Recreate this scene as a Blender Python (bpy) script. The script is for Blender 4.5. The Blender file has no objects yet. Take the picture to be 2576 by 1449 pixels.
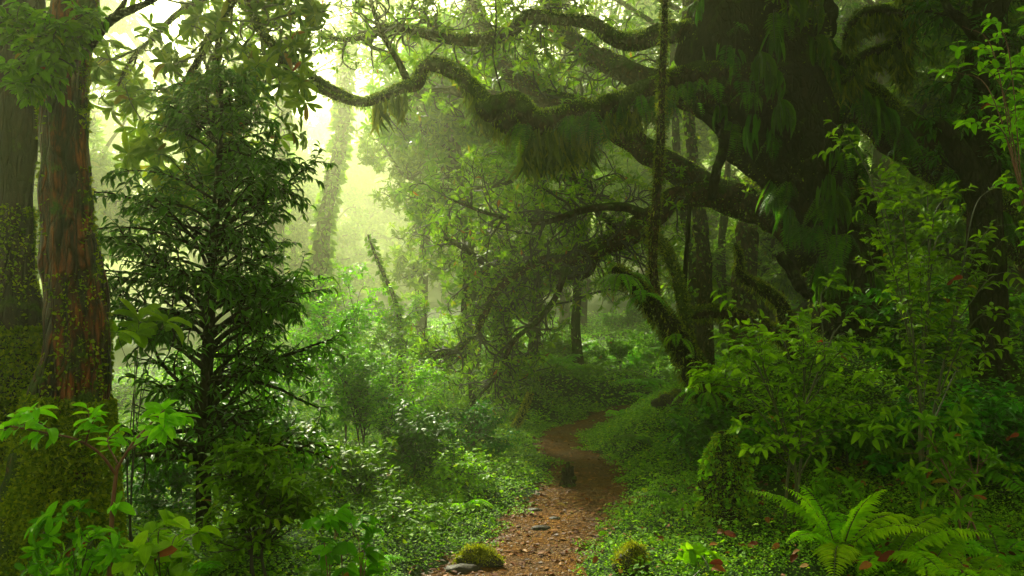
import bpy, math
import numpy as np

# ------------------------------------------------------------------ camera, sky, sun, exposure
scene = bpy.context.scene
col = scene.collection
CAM = np.array([0.0, 0.0, 1.5]); PITCH = math.radians(2.0); FPX = 2147.0   # picture measured as 2576 x 1449
cam_data = bpy.data.cameras.new("camera"); cam = bpy.data.objects.new("camera", cam_data); col.objects.link(cam)
cam.location = CAM; cam.rotation_euler = (math.radians(90) + PITCH, 0, 0)
cam_data.sensor_width = 36; cam_data.lens = 30; cam_data.clip_start = 0.05; cam_data.clip_end = 400
scene.camera = cam

SUN_EL, SUN_AZ = math.radians(33), math.radians(-22)     # azimuth from the view direction, negative = to the left
world = bpy.data.worlds.new("World"); scene.world = world; world.use_nodes = True
nt = world.node_tree; nt.nodes.clear()
sky = nt.nodes.new("ShaderNodeTexSky"); sky.sky_type = 'NISHITA'; sky.sun_disc = False
sky.sun_elevation = SUN_EL; sky.sun_rotation = SUN_AZ; sky.dust_density = 6; sky.air_density = 1.0; sky.ozone_density = 0.6
hsv = nt.nodes.new("ShaderNodeHueSaturation"); hsv.inputs['Saturation'].default_value = 0.15
warm = nt.nodes.new("ShaderNodeMix"); warm.data_type = 'RGBA'; warm.blend_type = 'MULTIPLY'
warm.inputs[0].default_value = 1; warm.inputs[7].default_value = (0.99, 1.0, 0.68, 1)
bg = nt.nodes.new("ShaderNodeBackground"); bg.inputs[1].default_value = 0.09
out = nt.nodes.new("ShaderNodeOutputWorld")
nt.links.new(sky.outputs[0], hsv.inputs['Color']); nt.links.new(hsv.outputs[0], warm.inputs[6])
nt.links.new(warm.outputs[2], bg.inputs[0]); nt.links.new(bg.outputs[0], out.inputs[0])

sd = bpy.data.lights.new("sun", 'SUN'); sd.energy = 4.6; sd.angle = math.radians(3); sd.color = (1.0, 0.96, 0.72)
sun = bpy.data.objects.new("sun", sd); col.objects.link(sun); sun.location = (-10, 20, 30)
sun.rotation_euler = (math.radians(90) - SUN_EL, 0, math.radians(180) - SUN_AZ)   # light comes from ahead, upper left

scene.view_settings.view_transform = 'Standard'; scene.view_settings.look = 'None'
scene.view_settings.exposure = 1.85; scene.view_settings.gamma = 1
scene.cycles.max_bounces = 6; scene.cycles.diffuse_bounces = 3; scene.cycles.glossy_bounces = 2
scene.cycles.transmission_bounces = 3; scene.cycles.volume_bounces = 1; scene.cycles.transparent_max_bounces = 4
scene.cycles.sample_clamp_indirect = 4; scene.cycles.caustics_reflective = False; scene.cycles.caustics_refractive = False
scene.cycles.use_denoising = True

# ------------------------------------------------------------------ helpers
UP = np.array([0.0, 0, 1])
def nz(v): return v / np.maximum(np.linalg.norm(v, axis=-1, keepdims=True), 1e-9)

def W(px, py, d):
    """The point seen at picture position px, py (2576 wide) at world distance y = d."""
    u = (px - 1288.0) / FPX; v = (724.5 - py) / FPX
    dy = math.cos(PITCH) - v * math.sin(PITCH); dz = math.sin(PITCH) + v * math.cos(PITCH)
    t = d / dy
    return CAM + t * np.array([u, dy, dz])

def WL(pts, d0=None):
    o = []
    for p in pts:
        d = p[2] if len(p) > 2 else d0
        d0 = d
        o.append(W(p[0], p[1], d))
    return np.array(o)

PATH_Y = np.array([-8, 2, 4.96, 5.55, 6.44, 7.16, 8.5, 9.8, 11.1, 11.9, 12.9, 14, 16, 20])
PATH_X = np.array([-.6, -.5, -.12, .14, .38, .54, .80, .52, .62, 1.0, 1.58, 2.2, 3.4, 6.0])
PATH_W = np.array([.45, .45, .42, .35, .37, .37, .30, .30, .30, .26, .22, .2, .2, .2])
def px_(y): return np.interp(y, PATH_Y, PATH_X)
def pw_(y): return np.interp(y, PATH_Y, PATH_W)
def ss(x, a, b):
    t = np.clip((x - a) / (b - a), 0, 1); return t * t * (3 - 2 * t)
def bump(x, y):
    return (0.030 * np.sin(2.3 * x + 1.1) * np.sin(1.9 * y + .4) + 0.022 * np.sin(5.1 * x + 2.0 * y) + 0.014 * np.sin(9.0 * y - 4.0 * x + 1)
            + .07 * np.sin(.7 * x + .3) * np.cos(.8 * y))
def gnd(x, y):
    x = np.asarray(x, float); y = np.asarray(y, float)
    s = x - px_(y)
    z = 0.45 * np.clip(s - pw_(y) - .1, 0, 3.2) * ss(y, 6.3, 10.5)
    z = z + 0.10 * np.clip(s - pw_(y), 0, .8) + 0.10 * np.clip(-s - pw_(y), 0, .8)
    z = z + 0.60 * np.exp(-((x - .2) ** 2 / 1.6 + (y - 14.0) ** 2 / 1.6))
    z = z + .085 * np.clip(y - 14, 0, 26) + .07 * np.clip(x - 2, 0, 24) * ss(y, 13, 24)
    z = z - .05 * np.clip(-x - 2, 0, 12) * ss(y, 6, 14)
    z = z + 17 * ss(y, 46, 120)
    off = np.clip((np.abs(s) - pw_(y) * .7) / .3, 0, 1)
    return z + bump(x, y) * (.25 + .75 * off)

class Acc:
    def __init__(s): s.V = []; s.T = []; s.U = []; s.A = []; s.n = 0
    def add(s, v, t, u=None, a=None):
        v = np.asarray(v, np.float32); t = np.asarray(t, np.int32)
        s.V.append(v); s.T.append(t + s.n); s.n += len(v)
        s.U.append(np.zeros((len(t), 3, 2), np.float32) if u is None else u.astype(np.float32))
        s.A.append(np.full(len(t), .5, np.float32) if a is None else np.asarray(a, np.float32))
    def mesh(s, name, mat, origin=(0, 0, 0)):
        V = np.concatenate(s.V) - np.asarray(origin, np.float32); T = np.concatenate(s.T); n = len(T)
        m = bpy.data.meshes.new(name)
        m.vertices.add(len(V)); m.vertices.foreach_set("co", V.astype(np.float32).ravel())
        m.loops.add(n * 3); m.loops.foreach_set("vertex_index", T.ravel())
        m.polygons.add(n); m.polygons.foreach_set("loop_start", np.arange(n, dtype=np.int32) * 3)
        m.update(calc_edges=True)
        m.polygons.foreach_set("use_smooth", np.ones(n, bool))
        m.uv_layers.new(name="UVMap").data.foreach_set("uv", np.concatenate(s.U).ravel())
        m.attributes.new("var", 'FLOAT', 'FACE').data.foreach_set("value", np.concatenate(s.A))
        m.materials.append(mat)
        return m

def tag(o, label=None, cat=None, group=None, kind=None):
    if label: o["label"] = label
    if cat: o["category"] = cat
    if group: o["group"] = group
    if kind: o["kind"] = kind
    return o
def thing(name, loc, label, cat, group=None):
    o = bpy.data.objects.new(name, None); col.objects.link(o); o.location = loc; o.empty_display_size = .1
    return tag(o, label, cat, group)
def part(root, name, acc, mat, parent=None, label=None):
    if not acc.V: return None
    o = bpy.data.objects.new(name, acc.mesh(name, mat, root.location)); col.objects.link(o); o.parent = parent or root
    if label: o["label"] = label
    return o
def solo(name, acc, mat, label=None, cat=None, group=None, kind=None, loc=(0, 0, 0)):
    o = bpy.data.objects.new(name, acc.mesh(name, mat, loc)); col.objects.link(o); o.location = loc
    return tag(o, label, cat, group, kind)
def dup(o, loc, rot=0, sc=1, label=None, group=None, tilt=(0, 0)):
    r = o.copy(); col.objects.link(r); r.location = loc; r.rotation_euler = (tilt[0], tilt[1], rot); r.scale = (sc,) * 3
    if label: r["label"] = label
    if group: r["group"] = group
    for ch in list(o.children):
        c = ch.copy(); col.objects.link(c); c.parent = r
        for g in list(ch.children):
            k = g.copy(); col.objects.link(k); k.parent = c
    return r

# ---- leaves
def leaf_tpl(rows, shape, droop=.25, fold=.25):
    s = np.array(rows, float)
    if shape == 'ovate': w = s ** .55 * (1 - s) ** .75
    elif shape == 'obov': w = s ** .9 * (1 - s) ** .5
    else: w = s ** .7 * (1 - s) ** .75
    ref = np.linspace(0.01, .99, 99)
    full = {'ovate': ref ** .55 * (1 - ref) ** .75, 'obov': ref ** .9 * (1 - ref) ** .5}.get(shape, ref ** .7 * (1 - ref) ** .75)
    w = w / full.max()
    V = [(0, 0, 0)]; UV = [(.5, 0)]; T = []
    for i in range(1, len(s) - 1):
        zz = -droop * s[i] ** 2 + .3 * droop * s[i]
        for c in (-1, 0, 1):
            V.append((s[i], c * w[i], zz + abs(c) * w[i] * fold * .3)); UV.append((.5 + .5 * c, s[i]))
    V.append((1, 0, -droop * .7)); UV.append((.5, 1))
    n = len(s) - 2
    T += [(0, 2, 1), (0, 3, 2)]
    for i in range(n - 1):
        a = 1 + 3 * i; b = a + 3
        T += [(a, a + 1, b + 1), (a, b + 1, b), (a + 1, a + 2, b + 2), (a + 1, b + 2, b + 1)]
    a = 1 + 3 * (n - 1); e = len(V) - 1
    T += [(a, a + 1, e), (a + 1, a + 2, e)]
    T = np.array(T)
    return np.array(V, float), T, np.array(UV, float)[T]
FINE = [0, .12, .3, .5, .7, .87, 1]; MID = [0, .22, .6, 1]; LOW = [0, .48, 1]
TP = {('ovate', 2): leaf_tpl(FINE, 'ovate', .3, .45), ('ovate', 1): leaf_tpl(MID, 'ovate'), ('ovate', 0): leaf_tpl(LOW, 'ovate'),
      ('lance', 2): leaf_tpl(FINE, 'lance', .35, .5), ('lance', 1): leaf_tpl(MID, 'lance', .3, .4), ('lance', 0): leaf_tpl(LOW, 'lance'),
      ('obov', 2): leaf_tpl(FINE, 'obov', .3, .4), ('obov', 1): leaf_tpl(MID, 'obov', .25), ('obov', 0): leaf_tpl([0, .6, 1], 'obov')}

def leaves(acc, tpl, P, D, N, L, Wd, rng, var=None):
    v, t, uv = TP[tpl]; k = len(P)
    if k == 0: return
    D = nz(D); S = nz(np.cross(N, D)); N = np.cross(D, S)
    L = np.broadcast_to(np.asarray(L, float), (k,))[:, None, None]; Wd = np.broadcast_to(np.asarray(Wd, float), (k,))[:, None, None]
    curl = rng.uniform(.3, 1.7, (k, 1, 1))
    X = P[:, None] + L * (v[None, :, :1] * D[:, None] + Wd * v[None, :, 1:2] * S[:, None] + curl * v[None, :, 2:] * N[:, None])
    T = (t[None] + (np.arange(k) * len(v))[:, None, None]).reshape(-1, 3)
    if var is None: var = rng.random(k)
    acc.add(X.reshape(-1, 3), T, np.tile(uv, (k, 1, 1)), np.repeat(var, len(t)))

# ---- tubes
def tubes(acc, P, R_, sides=5, lump=0, rng=None, flute=None, cap=False):
    P = np.asarray(P, float); R_ = np.asarray(R_, float)
    if P.ndim == 2: P = P[None]; R_ = R_[None]
    M, n, _ = P.shape
    if M == 0: return
    T = nz(np.gradient(P, axis=1))
    ref = np.where(np.abs(T[:, 0, 2:3]) > .9, np.array([[1., 0, 0]]), np.array([[0, 0, 1.]]))
    A = np.empty_like(P); A[:, 0] = nz(np.cross(T[:, 0], ref))
    for i in range(1, n):
        a = A[:, i - 1] - (A[:, i - 1] * T[:, i]).sum(-1, keepdims=True) * T[:, i]; A[:, i] = nz(a)
    B = np.cross(T, A)
    th = np.arange(sides) * 2 * math.pi / sides
    rr = R_[:, :, None] * np.ones(sides)
    if lump:
        q = rng.normal(size=(M, n, sides))
        for _ in range(2):
            q = (q + np.roll(q, 1, 2) + np.roll(q, -1, 2)) / 3
            q[:, 1:-1] = (q[:, 1:-1] * 2 + q[:, 2:] + q[:, :-2]) / 4
        rr = rr * (1 + lump * q * 3)
    if flute is not None: rr = rr * flute(np.linspace(0, 1, n)[:, None], th[None])[None]
    X = P[:, :, None] + rr[..., None] * (np.cos(th)[:, None] * A[:, :, None] + np.sin(th)[:, None] * B[:, :, None])
    i, j = np.meshgrid(np.arange(n - 1), np.arange(sides), indexing='ij'); j2 = (j + 1) % sides
    a = i * sides + j; b = i * sides + j2; c = (i + 1) * sides + j2; d = (i + 1) * sides + j
    q = np.stack([np.stack([a, b, c], -1), np.stack([a, c, d], -1)], 2).reshape(-1, 3)
    F = (q[None] + (np.arange(M) * n * sides)[:, None, None]).reshape(-1, 3)
    acc.add(X.reshape(-1, 3), F)
    if cap:
        acc.add(np.concatenate([X[0, -1], P[0, -1:] + T[0, -1] * R_[0, -1] * .4]), [(k, (k + 1) % sides, sides) for k in range(sides)])

def spline(pts, n, rad=None):
    """Catmull-Rom through pts, n samples even in arc length; radii follow."""
    P = np.asarray(pts, float); k = len(P)
    E = np.concatenate([2 * P[:1] - P[1:2], P, 2 * P[-1:] - P[-2:-1]])
    o = []; rs = []
    for i in range(k - 1):
        p0, p1, p2, p3 = E[i:i + 4]; t = np.linspace(0, 1, 16, endpoint=False)[:, None]
        o.append(.5 * (2 * p1 + (p2 - p0) * t + (2 * p0 - 5 * p1 + 4 * p2 - p3) * t ** 2 + (3 * p1 - p0 - 3 * p2 + p3) * t ** 3))
        if rad is not None: rs.append(rad[i] + (rad[i + 1] - rad[i]) * t[:, 0])
    o = np.concatenate(o + [P[-1:]]); L = np.concatenate([[0], np.cumsum(np.linalg.norm(np.diff(o, axis=0), axis=1))])
    q = np.linspace(0, L[-1], n); out_ = np.stack([np.interp(q, L, o[:, c]) for c in range(3)], 1)
    if rad is None: return out_
    return out_, np.interp(q, L, np.concatenate(rs + [[rad[-1]]]))

def at_paths(P, idx, t):
    n = P.shape[1]; f = t * (n - 1); i = np.minimum(f.astype(int), n - 2); w = (f - i)[:, None]
    a = P[idx, i]; b = P[idx, i + 1]
    return a * (1 - w) + b * w, nz(b - a), i, w[:, 0]
def grow(P, R_, M, n, rng, t=(.2, 1), length=(.3, .6), ang=(35, 70), wob=.15, up=0, flat=0, rr=.6, rmax=1, shrink=.4, away=None):
    """M children on the parent paths P (K,n,3)."""
    ln = np.linalg.norm(np.diff(P, axis=1), axis=2).sum(1); idx = rng.choice(len(P), M, p=ln / ln.sum())
    tt = rng.uniform(t[0], t[1], M); p, tan, i, w = at_paths(P, idx, tt)
    v = rng.normal(size=(M, 3)); v -= (v * tan).sum(-1, keepdims=True) * tan; v[:, 2] *= 1 - flat; v = nz(v)
    a = np.radians(rng.uniform(*ang, M))[:, None]
    d = nz(tan * np.cos(a) + v * np.sin(a))
    L = rng.uniform(*length, M) * (1 - shrink * (tt - t[0]) / max(t[1] - t[0], 1e-6))
    st = (L / (n - 1))[:, None]; o = np.empty((M, n, 3)); o[:, 0] = p
    cur = rng.normal(size=(M, 3)) * wob
    for k in range(1, n):
        cur = .6 * cur + rng.normal(size=(M, 3)) * wob
        d = nz(d + cur + up * UP); o[:, k] = o[:, k - 1] + d * st
    r0 = np.minimum(R_[idx, i] * rr, rmax)
    return o, r0[:, None] * np.linspace(1, .35, n)[None]

def stack(paths, n=24):
    """list of (path, radii) -> arrays of equal sample count"""
    P = []; R_ = []
    for p, r in paths:
        q = np.linspace(0, len(p) - 1, n); k = np.arange(len(p))
        P.append(np.stack([np.interp(q, k, p[:, c]) for c in range(3)], 1)); R_.append(np.interp(q, k, r))
    return np.array(P), np.array(R_)

def leaves_along(acc, tpl, P, rng, per, L, Wd, droop=.35, spread=.9, t0=.15, pair=False, tip=True):
    M = len(P); t = np.tile(np.linspace(t0, 1, per), M) + rng.uniform(-.03, .03, M * per); t = np.clip(t, 0, 1)
    idx = np.repeat(np.arange(M), per)
    p, tan, _, _ = at_paths(P, idx, t)
    side = nz(np.cross(tan, UP + rng.normal(size=tan.shape) * .25))
    for sg in ((1, -1) if pair else (None,)):
        s = np.where(np.arange(M * per) % 2 == 0, 1., -1.) if sg is None else sg * np.ones(M * per)
        f = 1 - .75 * (t[:, None] > .97) * (1 if tip else 0)
        D = tan * .6 + side * s[:, None] * spread * f + rng.normal(size=p.shape) * .22 - UP * droop
        N = UP + rng.normal(size=p.shape) * .35 + tan * .1
        k = rng.uniform(L[0], L[1], M * per) * (1 - .25 * (t > .9))
        leaves(acc, tpl, p, D, N, k, rng.uniform(Wd[0], Wd[1], M * per), rng)
def whorls(acc, tpl, P, rng, per, L, Wd, open_=(45, 95), droop=.15):
    M = len(P); tip = P[:, -1]; tan = nz(P[:, -1] - P[:, -2])
    a = nz(np.cross(tan, rng.normal(size=tan.shape))); b = np.cross(tan, a)
    th = (np.arange(per) * 2.4)[None] + rng.uniform(0, 6.28, (M, 1)) + rng.uniform(-.3, .3, (M, per))
    rad = np.cos(th)[..., None] * a[:, None] + np.sin(th)[..., None] * b[:, None]
    o = np.radians(rng.uniform(*open_, (M, per)))[..., None]
    D = tan[:, None] * np.cos(o) + rad * np.sin(o) - UP * droop
    N = tan[:, None] * np.sin(o) - rad * np.cos(o) + rng.normal(size=D.shape) * .1
    Pp = np.repeat(tip[:, None], per, 1) - tan[:, None] * rng.uniform(0, .03, (M, per, 1))
    k = rng.uniform(L[0], L[1], M * per)
    leaves(acc, tpl, Pp.reshape(-1, 3), D.reshape(-1, 3), N.reshape(-1, 3), k, rng.uniform(Wd[0], Wd[1], M * per), rng)
def fuzz(acc, P, R_, count, L, rng, side='all', down=0., Wd=(.08, .16), tpl=('lance', 0), out_=1.):
    """moss blades standing on or hanging from limbs"""
    P = np.asarray(P, float); R_ = np.asarray(R_, float)
    if P.ndim == 2: P = P[None]; R_ = R_[None]
    ln = np.linalg.norm(np.diff(P, axis=1), axis=2).mean(1) * R_.mean(1); idx = rng.choice(len(P), count, p=ln / ln.sum()); t = rng.random(count)
    p, tan, i, w = at_paths(P, idx, t); r = R_[idx, i] * (1 - w) + R_[idx, np.minimum(i + 1, P.shape[1] - 1)] * w
    v = rng.normal(size=(count, 3))
    if side == 'top': v[:, 2] = np.abs(v[:, 2]) + .3
    if side == 'under': v[:, 2] = -np.abs(v[:, 2]) - .6
    v -= (v * tan).sum(-1, keepdims=True) * tan; v = nz(v)
    D = v * out_ + rng.normal(size=v.shape) * .45 - UP * down
    leaves(acc, tpl, p + v * r[:, None] * .93, D, nz(rng.normal(size=v.shape)), rng.uniform(*L, count), rng.uniform(*Wd, count), rng)

def frond(al, ast, base, d0, L, rng, n=22, g=.10, pw=.20, lean=None, tpl=('lance', 0), w=.13, ang=.25, peak=.4):
    """one fern frond: arching rachis with paired pinnae"""
    d = nz(np.asarray(d0, float)); P = [np.asarray(base, float)]; st = L / (n - 1)
    for k in range(1, n):
        d = nz(d - UP * g * (1 if k > 2 else .4) + rng.normal(size=3) * .015); P.append(P[-1] + d * st)
    P = np.array(P); tan = nz(np.gradient(P, axis=0))
    h = np.cross(d0, UP) if lean is None else lean
    side = nz(h - (h * tan).sum(-1, keepdims=True) * tan)
    nor = np.cross(side, tan); nor = np.where(nor[:, 2:] < 0, -nor, nor)
    tubes(ast, P, np.linspace(.006, .0012, n) * min(1, L / .6), 4)
    s = np.linspace(.10, 1, n * 2 - 4); q = s * (n - 1)
    p = np.stack([np.interp(q, np.arange(n), P[:, c]) for c in range(3)], 1)
    T2 = nz(np.stack([np.interp(q, np.arange(n), tan[:, c]) for c in range(3)], 1)); S2 = nz(np.stack([np.interp(q, np.arange(n), side[:, c]) for c in range(3)], 1))
    N2 = np.stack([np.interp(q, np.arange(n), nor[:, c]) for c in range(3)], 1)
    ln = L * pw * np.where(s < peak, .45 + .55 * s / peak, ((1 - s) / (1 - peak)) ** .8 + .04) * rng.uniform(.88, 1.08, len(s))
    v0 = rng.random()
    for sg in (1, -1):
        D = S2 * sg + T2 * ang + rng.normal(size=p.shape) * .05 - UP * .12
        leaves(al, tpl, p, D, N2 + rng.normal(size=p.shape) * .12, ln, w, rng, np.clip(v0 + rng.normal(size=len(s)) * .12, 0, 1))
def fern(name, base, nfr, L, rng, label, el=(35, 70), g=.09, pw=.2, mat='fern', group=None, az=(0, 360), n=22, tpl=('lance', 0), w=.13, cat="fern"):
    base = np.asarray(base, float); root = thing(name, base, label, cat, group); ast = Acc()
    for k in range(nfr):
        al = Acc(); as_ = Acc()
        a = math.radians(az[0] + (az[1] - az[0]) * (k + rng.uniform(.2, .8)) / nfr); e = math.radians(rng.uniform(*el))
        frond(al, as_, base + np.array([math.cos(a), math.sin(a), 0]) * .02, (math.cos(a) * math.cos(e), math.sin(a) * math.cos(e), math.sin(e)),
              L * rng.uniform(.7, 1.1), rng, n, g, pw, None, tpl, w)
        f = part(root, "fern_frond", al, M[mat]); part(root, "rachis", as_, M['stem'], f)
    return root

# ------------------------------------------------------------------ materials
M = {}
class NT:
    def __init__(s, name):
        s.m = bpy.data.materials.new(name); s.m.use_nodes = True; s.t = s.m.node_tree; s.t.nodes.clear(); M[name] = s.m
        s.o = s.n("OutputMaterial")
    def n(s, typ, **kw):
        x = s.t.nodes.new("ShaderNode" + typ)
        for k, v in kw.items():
            if k.startswith("i_"): x.inputs[int(k[2:])].default_value = v
            else: setattr(x, k, v)
        return x
    def l(s, a, b): s.t.links.new(a, b)
    def ramp(s, fac, stops, interp='LINEAR'):
        r = s.n("ValToRGB"); r.color_ramp.interpolation = interp; e = r.color_ramp.elements
        while len(e) < len(stops): e.new(.5)
        for x, (p, c) in zip(e, stops): x.position = p; x.color = (*c, 1) if len(c) == 3 else c
        s.l(fac, r.inputs[0]); return r.outputs[0]
    def noise(s, scale, detail=4, rough=.6, vec=None, dist=0):
        x = s.n("TexNoise"); x.inputs['Scale'].default_value = scale; x.inputs['Detail'].default_value = detail
        x.inputs['Roughness'].default_value = rough; x.inputs['Distortion'].default_value = dist
        if vec is not None: s.l(vec, x.inputs['Vector'])
        return x.outputs[0]
    def mix(s, fac, a, b, blend='MIX'):
        x = s.n("Mix"); x.data_type = 'RGBA'; x.blend_type = blend
        for v, i in ((fac, 0), (a, 6), (b, 7)):
            if hasattr(v, 'links'): s.l(v, x.inputs[i])
            else: x.inputs[i].default_value = v if i == 0 else (*v, 1)
        return x.outputs[2]
    def math(s, op, a, b=0.):
        x = s.n("Math"); x.operation = op
        for v, i in ((a, 0), (b, 1)):
            if hasattr(v, 'links'): s.l(v, x.inputs[i])
            else: x.inputs[i].default_value = v
        return x.outputs[0]

def leaf_mat(name, stops, rough=.38, trans=.35, tmul=(1.5, 1.5, .5), vein=.35, spec=.05):
    stops = [(p, (r * (1.6 if 'dark' in name else 1.9 if 'rhodo' in name else 2.4), g * 2.05, b * .25) if g > r else (r, g, b)) for p, (r, g, b) in stops]
    k = NT(name); a = k.n("Attribute", attribute_name="var").outputs['Fac']
    oi = k.n("ObjectInfo").outputs['Random']
    c = k.ramp(a, stops)
    hs = k.n("HueSaturation"); k.l(c, hs.inputs['Color'])
    k.l(k.math('ADD', k.math('MULTIPLY', oi, .03), .485), hs.inputs['Hue']); k.l(k.math('ADD', k.math('MULTIPLY', oi, .4), .8), hs.inputs['Value'])
    c = hs.outputs[0]
    sp = k.noise(26, 3, .7, k.n("TexCoord").outputs['Object']); c = k.mix(1., c, k.ramp(sp, [(.3, (.72, .78, .7)), (.55, (1, 1, 1)), (.68, (1.1, 1.05, 1)), (.74, (1.3, .75, .6))]), 'MULTIPLY')
    uv = k.n("TexCoord").outputs['UV']; sx = k.n("SeparateXYZ"); k.l(uv, sx.inputs[0])
    au = k.math('ABSOLUTE', k.math('SUBTRACT', sx.outputs[0], .5))
    rib = k.math('LESS_THAN', au, .045)
    lat = k.math('SINE', k.math('MULTIPLY', k.math('SUBTRACT', sx.outputs[1], k.math('MULTIPLY', au, .7)), 70.))
    lat = k.math('MULTIPLY', k.math('GREATER_THAN', lat, .8), .45)
    v = k.math('MULTIPLY', k.math('MAXIMUM', rib, lat), vein)
    c = k.mix(v, c, k.mix(1., c, (1.5, 1.45, 1.2), 'MULTIPLY'))
    p = k.n("BsdfPrincipled"); k.l(c, p.inputs['Base Color']); p.inputs['Roughness'].default_value = rough; p.inputs['Specular IOR Level'].default_value = spec
    bm = k.n("Bump"); bm.inputs['Strength'].default_value = .35; bm.inputs['Distance'].default_value = .004; k.l(lat, bm.inputs['Height']); k.l(bm.outputs[0], p.inputs['Normal'])
    t = k.n("BsdfTranslucent"); k.l(k.mix(1., c, tmul, 'MULTIPLY'), t.inputs[0])
    mx = k.n("MixShader"); mx.inputs[0].default_value = trans; k.l(p.outputs[0], mx.inputs[1]); k.l(t.outputs[0], mx.inputs[2]); k.l(mx.outputs[0], k.o.inputs[0])

DK = (.012, .040, .006)
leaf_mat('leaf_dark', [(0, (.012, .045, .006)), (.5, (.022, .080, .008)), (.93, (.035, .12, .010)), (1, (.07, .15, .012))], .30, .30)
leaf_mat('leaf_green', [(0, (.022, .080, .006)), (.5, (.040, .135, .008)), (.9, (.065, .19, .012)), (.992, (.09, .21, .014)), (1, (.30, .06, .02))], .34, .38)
leaf_mat('leaf_lit', [(0, (.035, .11, .006)), (.5, (.065, .18, .008)), (.9, (.095, .24, .012)), (.992, (.11, .26, .014)), (1, (.30, .06, .02))], .34, .40)  # leaf green raised: light on sprays and stump leaves put into the colour
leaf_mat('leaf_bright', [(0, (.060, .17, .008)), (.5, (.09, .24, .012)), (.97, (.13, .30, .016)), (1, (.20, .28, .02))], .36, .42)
leaf_mat('leaf_rhodo', [(0, (.035, .085, .008)), (.5, (.065, .13, .012)), (.95, (.12, .19, .016)), (.985, (.22, .19, .02)), (1, (.30, .08, .02))], .36, .42)
leaf_mat('leaf_mist', [(0, (.03, .085, .006)), (.5, (.06, .14, .01)), (.95, (.10, .19, .014)), (1, (.2, .2, .03))], .5, .42, vein=0)
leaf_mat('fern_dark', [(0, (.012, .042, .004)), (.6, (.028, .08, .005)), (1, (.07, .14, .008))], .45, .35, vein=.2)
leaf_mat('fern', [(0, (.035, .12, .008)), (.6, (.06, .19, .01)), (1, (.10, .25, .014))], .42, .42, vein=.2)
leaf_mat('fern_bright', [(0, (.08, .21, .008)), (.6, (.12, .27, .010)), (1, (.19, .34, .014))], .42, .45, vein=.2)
leaf_mat('cover', [(0, (.03, .10, .006)), (.5, (.055, .165, .008)), (.93, (.10, .23, .012)), (1, (.17, .25, .014))], .5, .38, vein=0, spec=.06)
leaf_mat('moss', [(0, (.022, .050, .004)), (.5, (.045, .085, .006)), (1, (.11, .15, .010))], .8, .35, vein=0, spec=.2)
leaf_mat('moss_foot', [(0, (.03, .066, .003)), (.5, (.066, .125, .004)), (1, (.14, .19, .008))], .8, .35, vein=0, spec=.1)
leaf_mat('moss_bright', [(0, (.05, .085, .004)), (.5, (.09, .13, .006)), (1, (.16, .19, .010))], .8, .4, vein=0, spec=.2)
leaf_mat('dead_leaf', [(0, (.10, .022, .008)), (.5, (.19, .045, .012)), (.85, (.30, .10, .02)), (1, (.40, .22, .05))], .42, .2, (1.2, .8, .4))
leaf_mat('litter', [(0, (.06, .022, .010)), (.5, (.15, .05, .014)), (.8, (.24, .085, .012)), (.97, (.30, .14, .03)), (1, (.36, .24, .08))], .5, .1, (1, .8, .5), vein=0)

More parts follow.
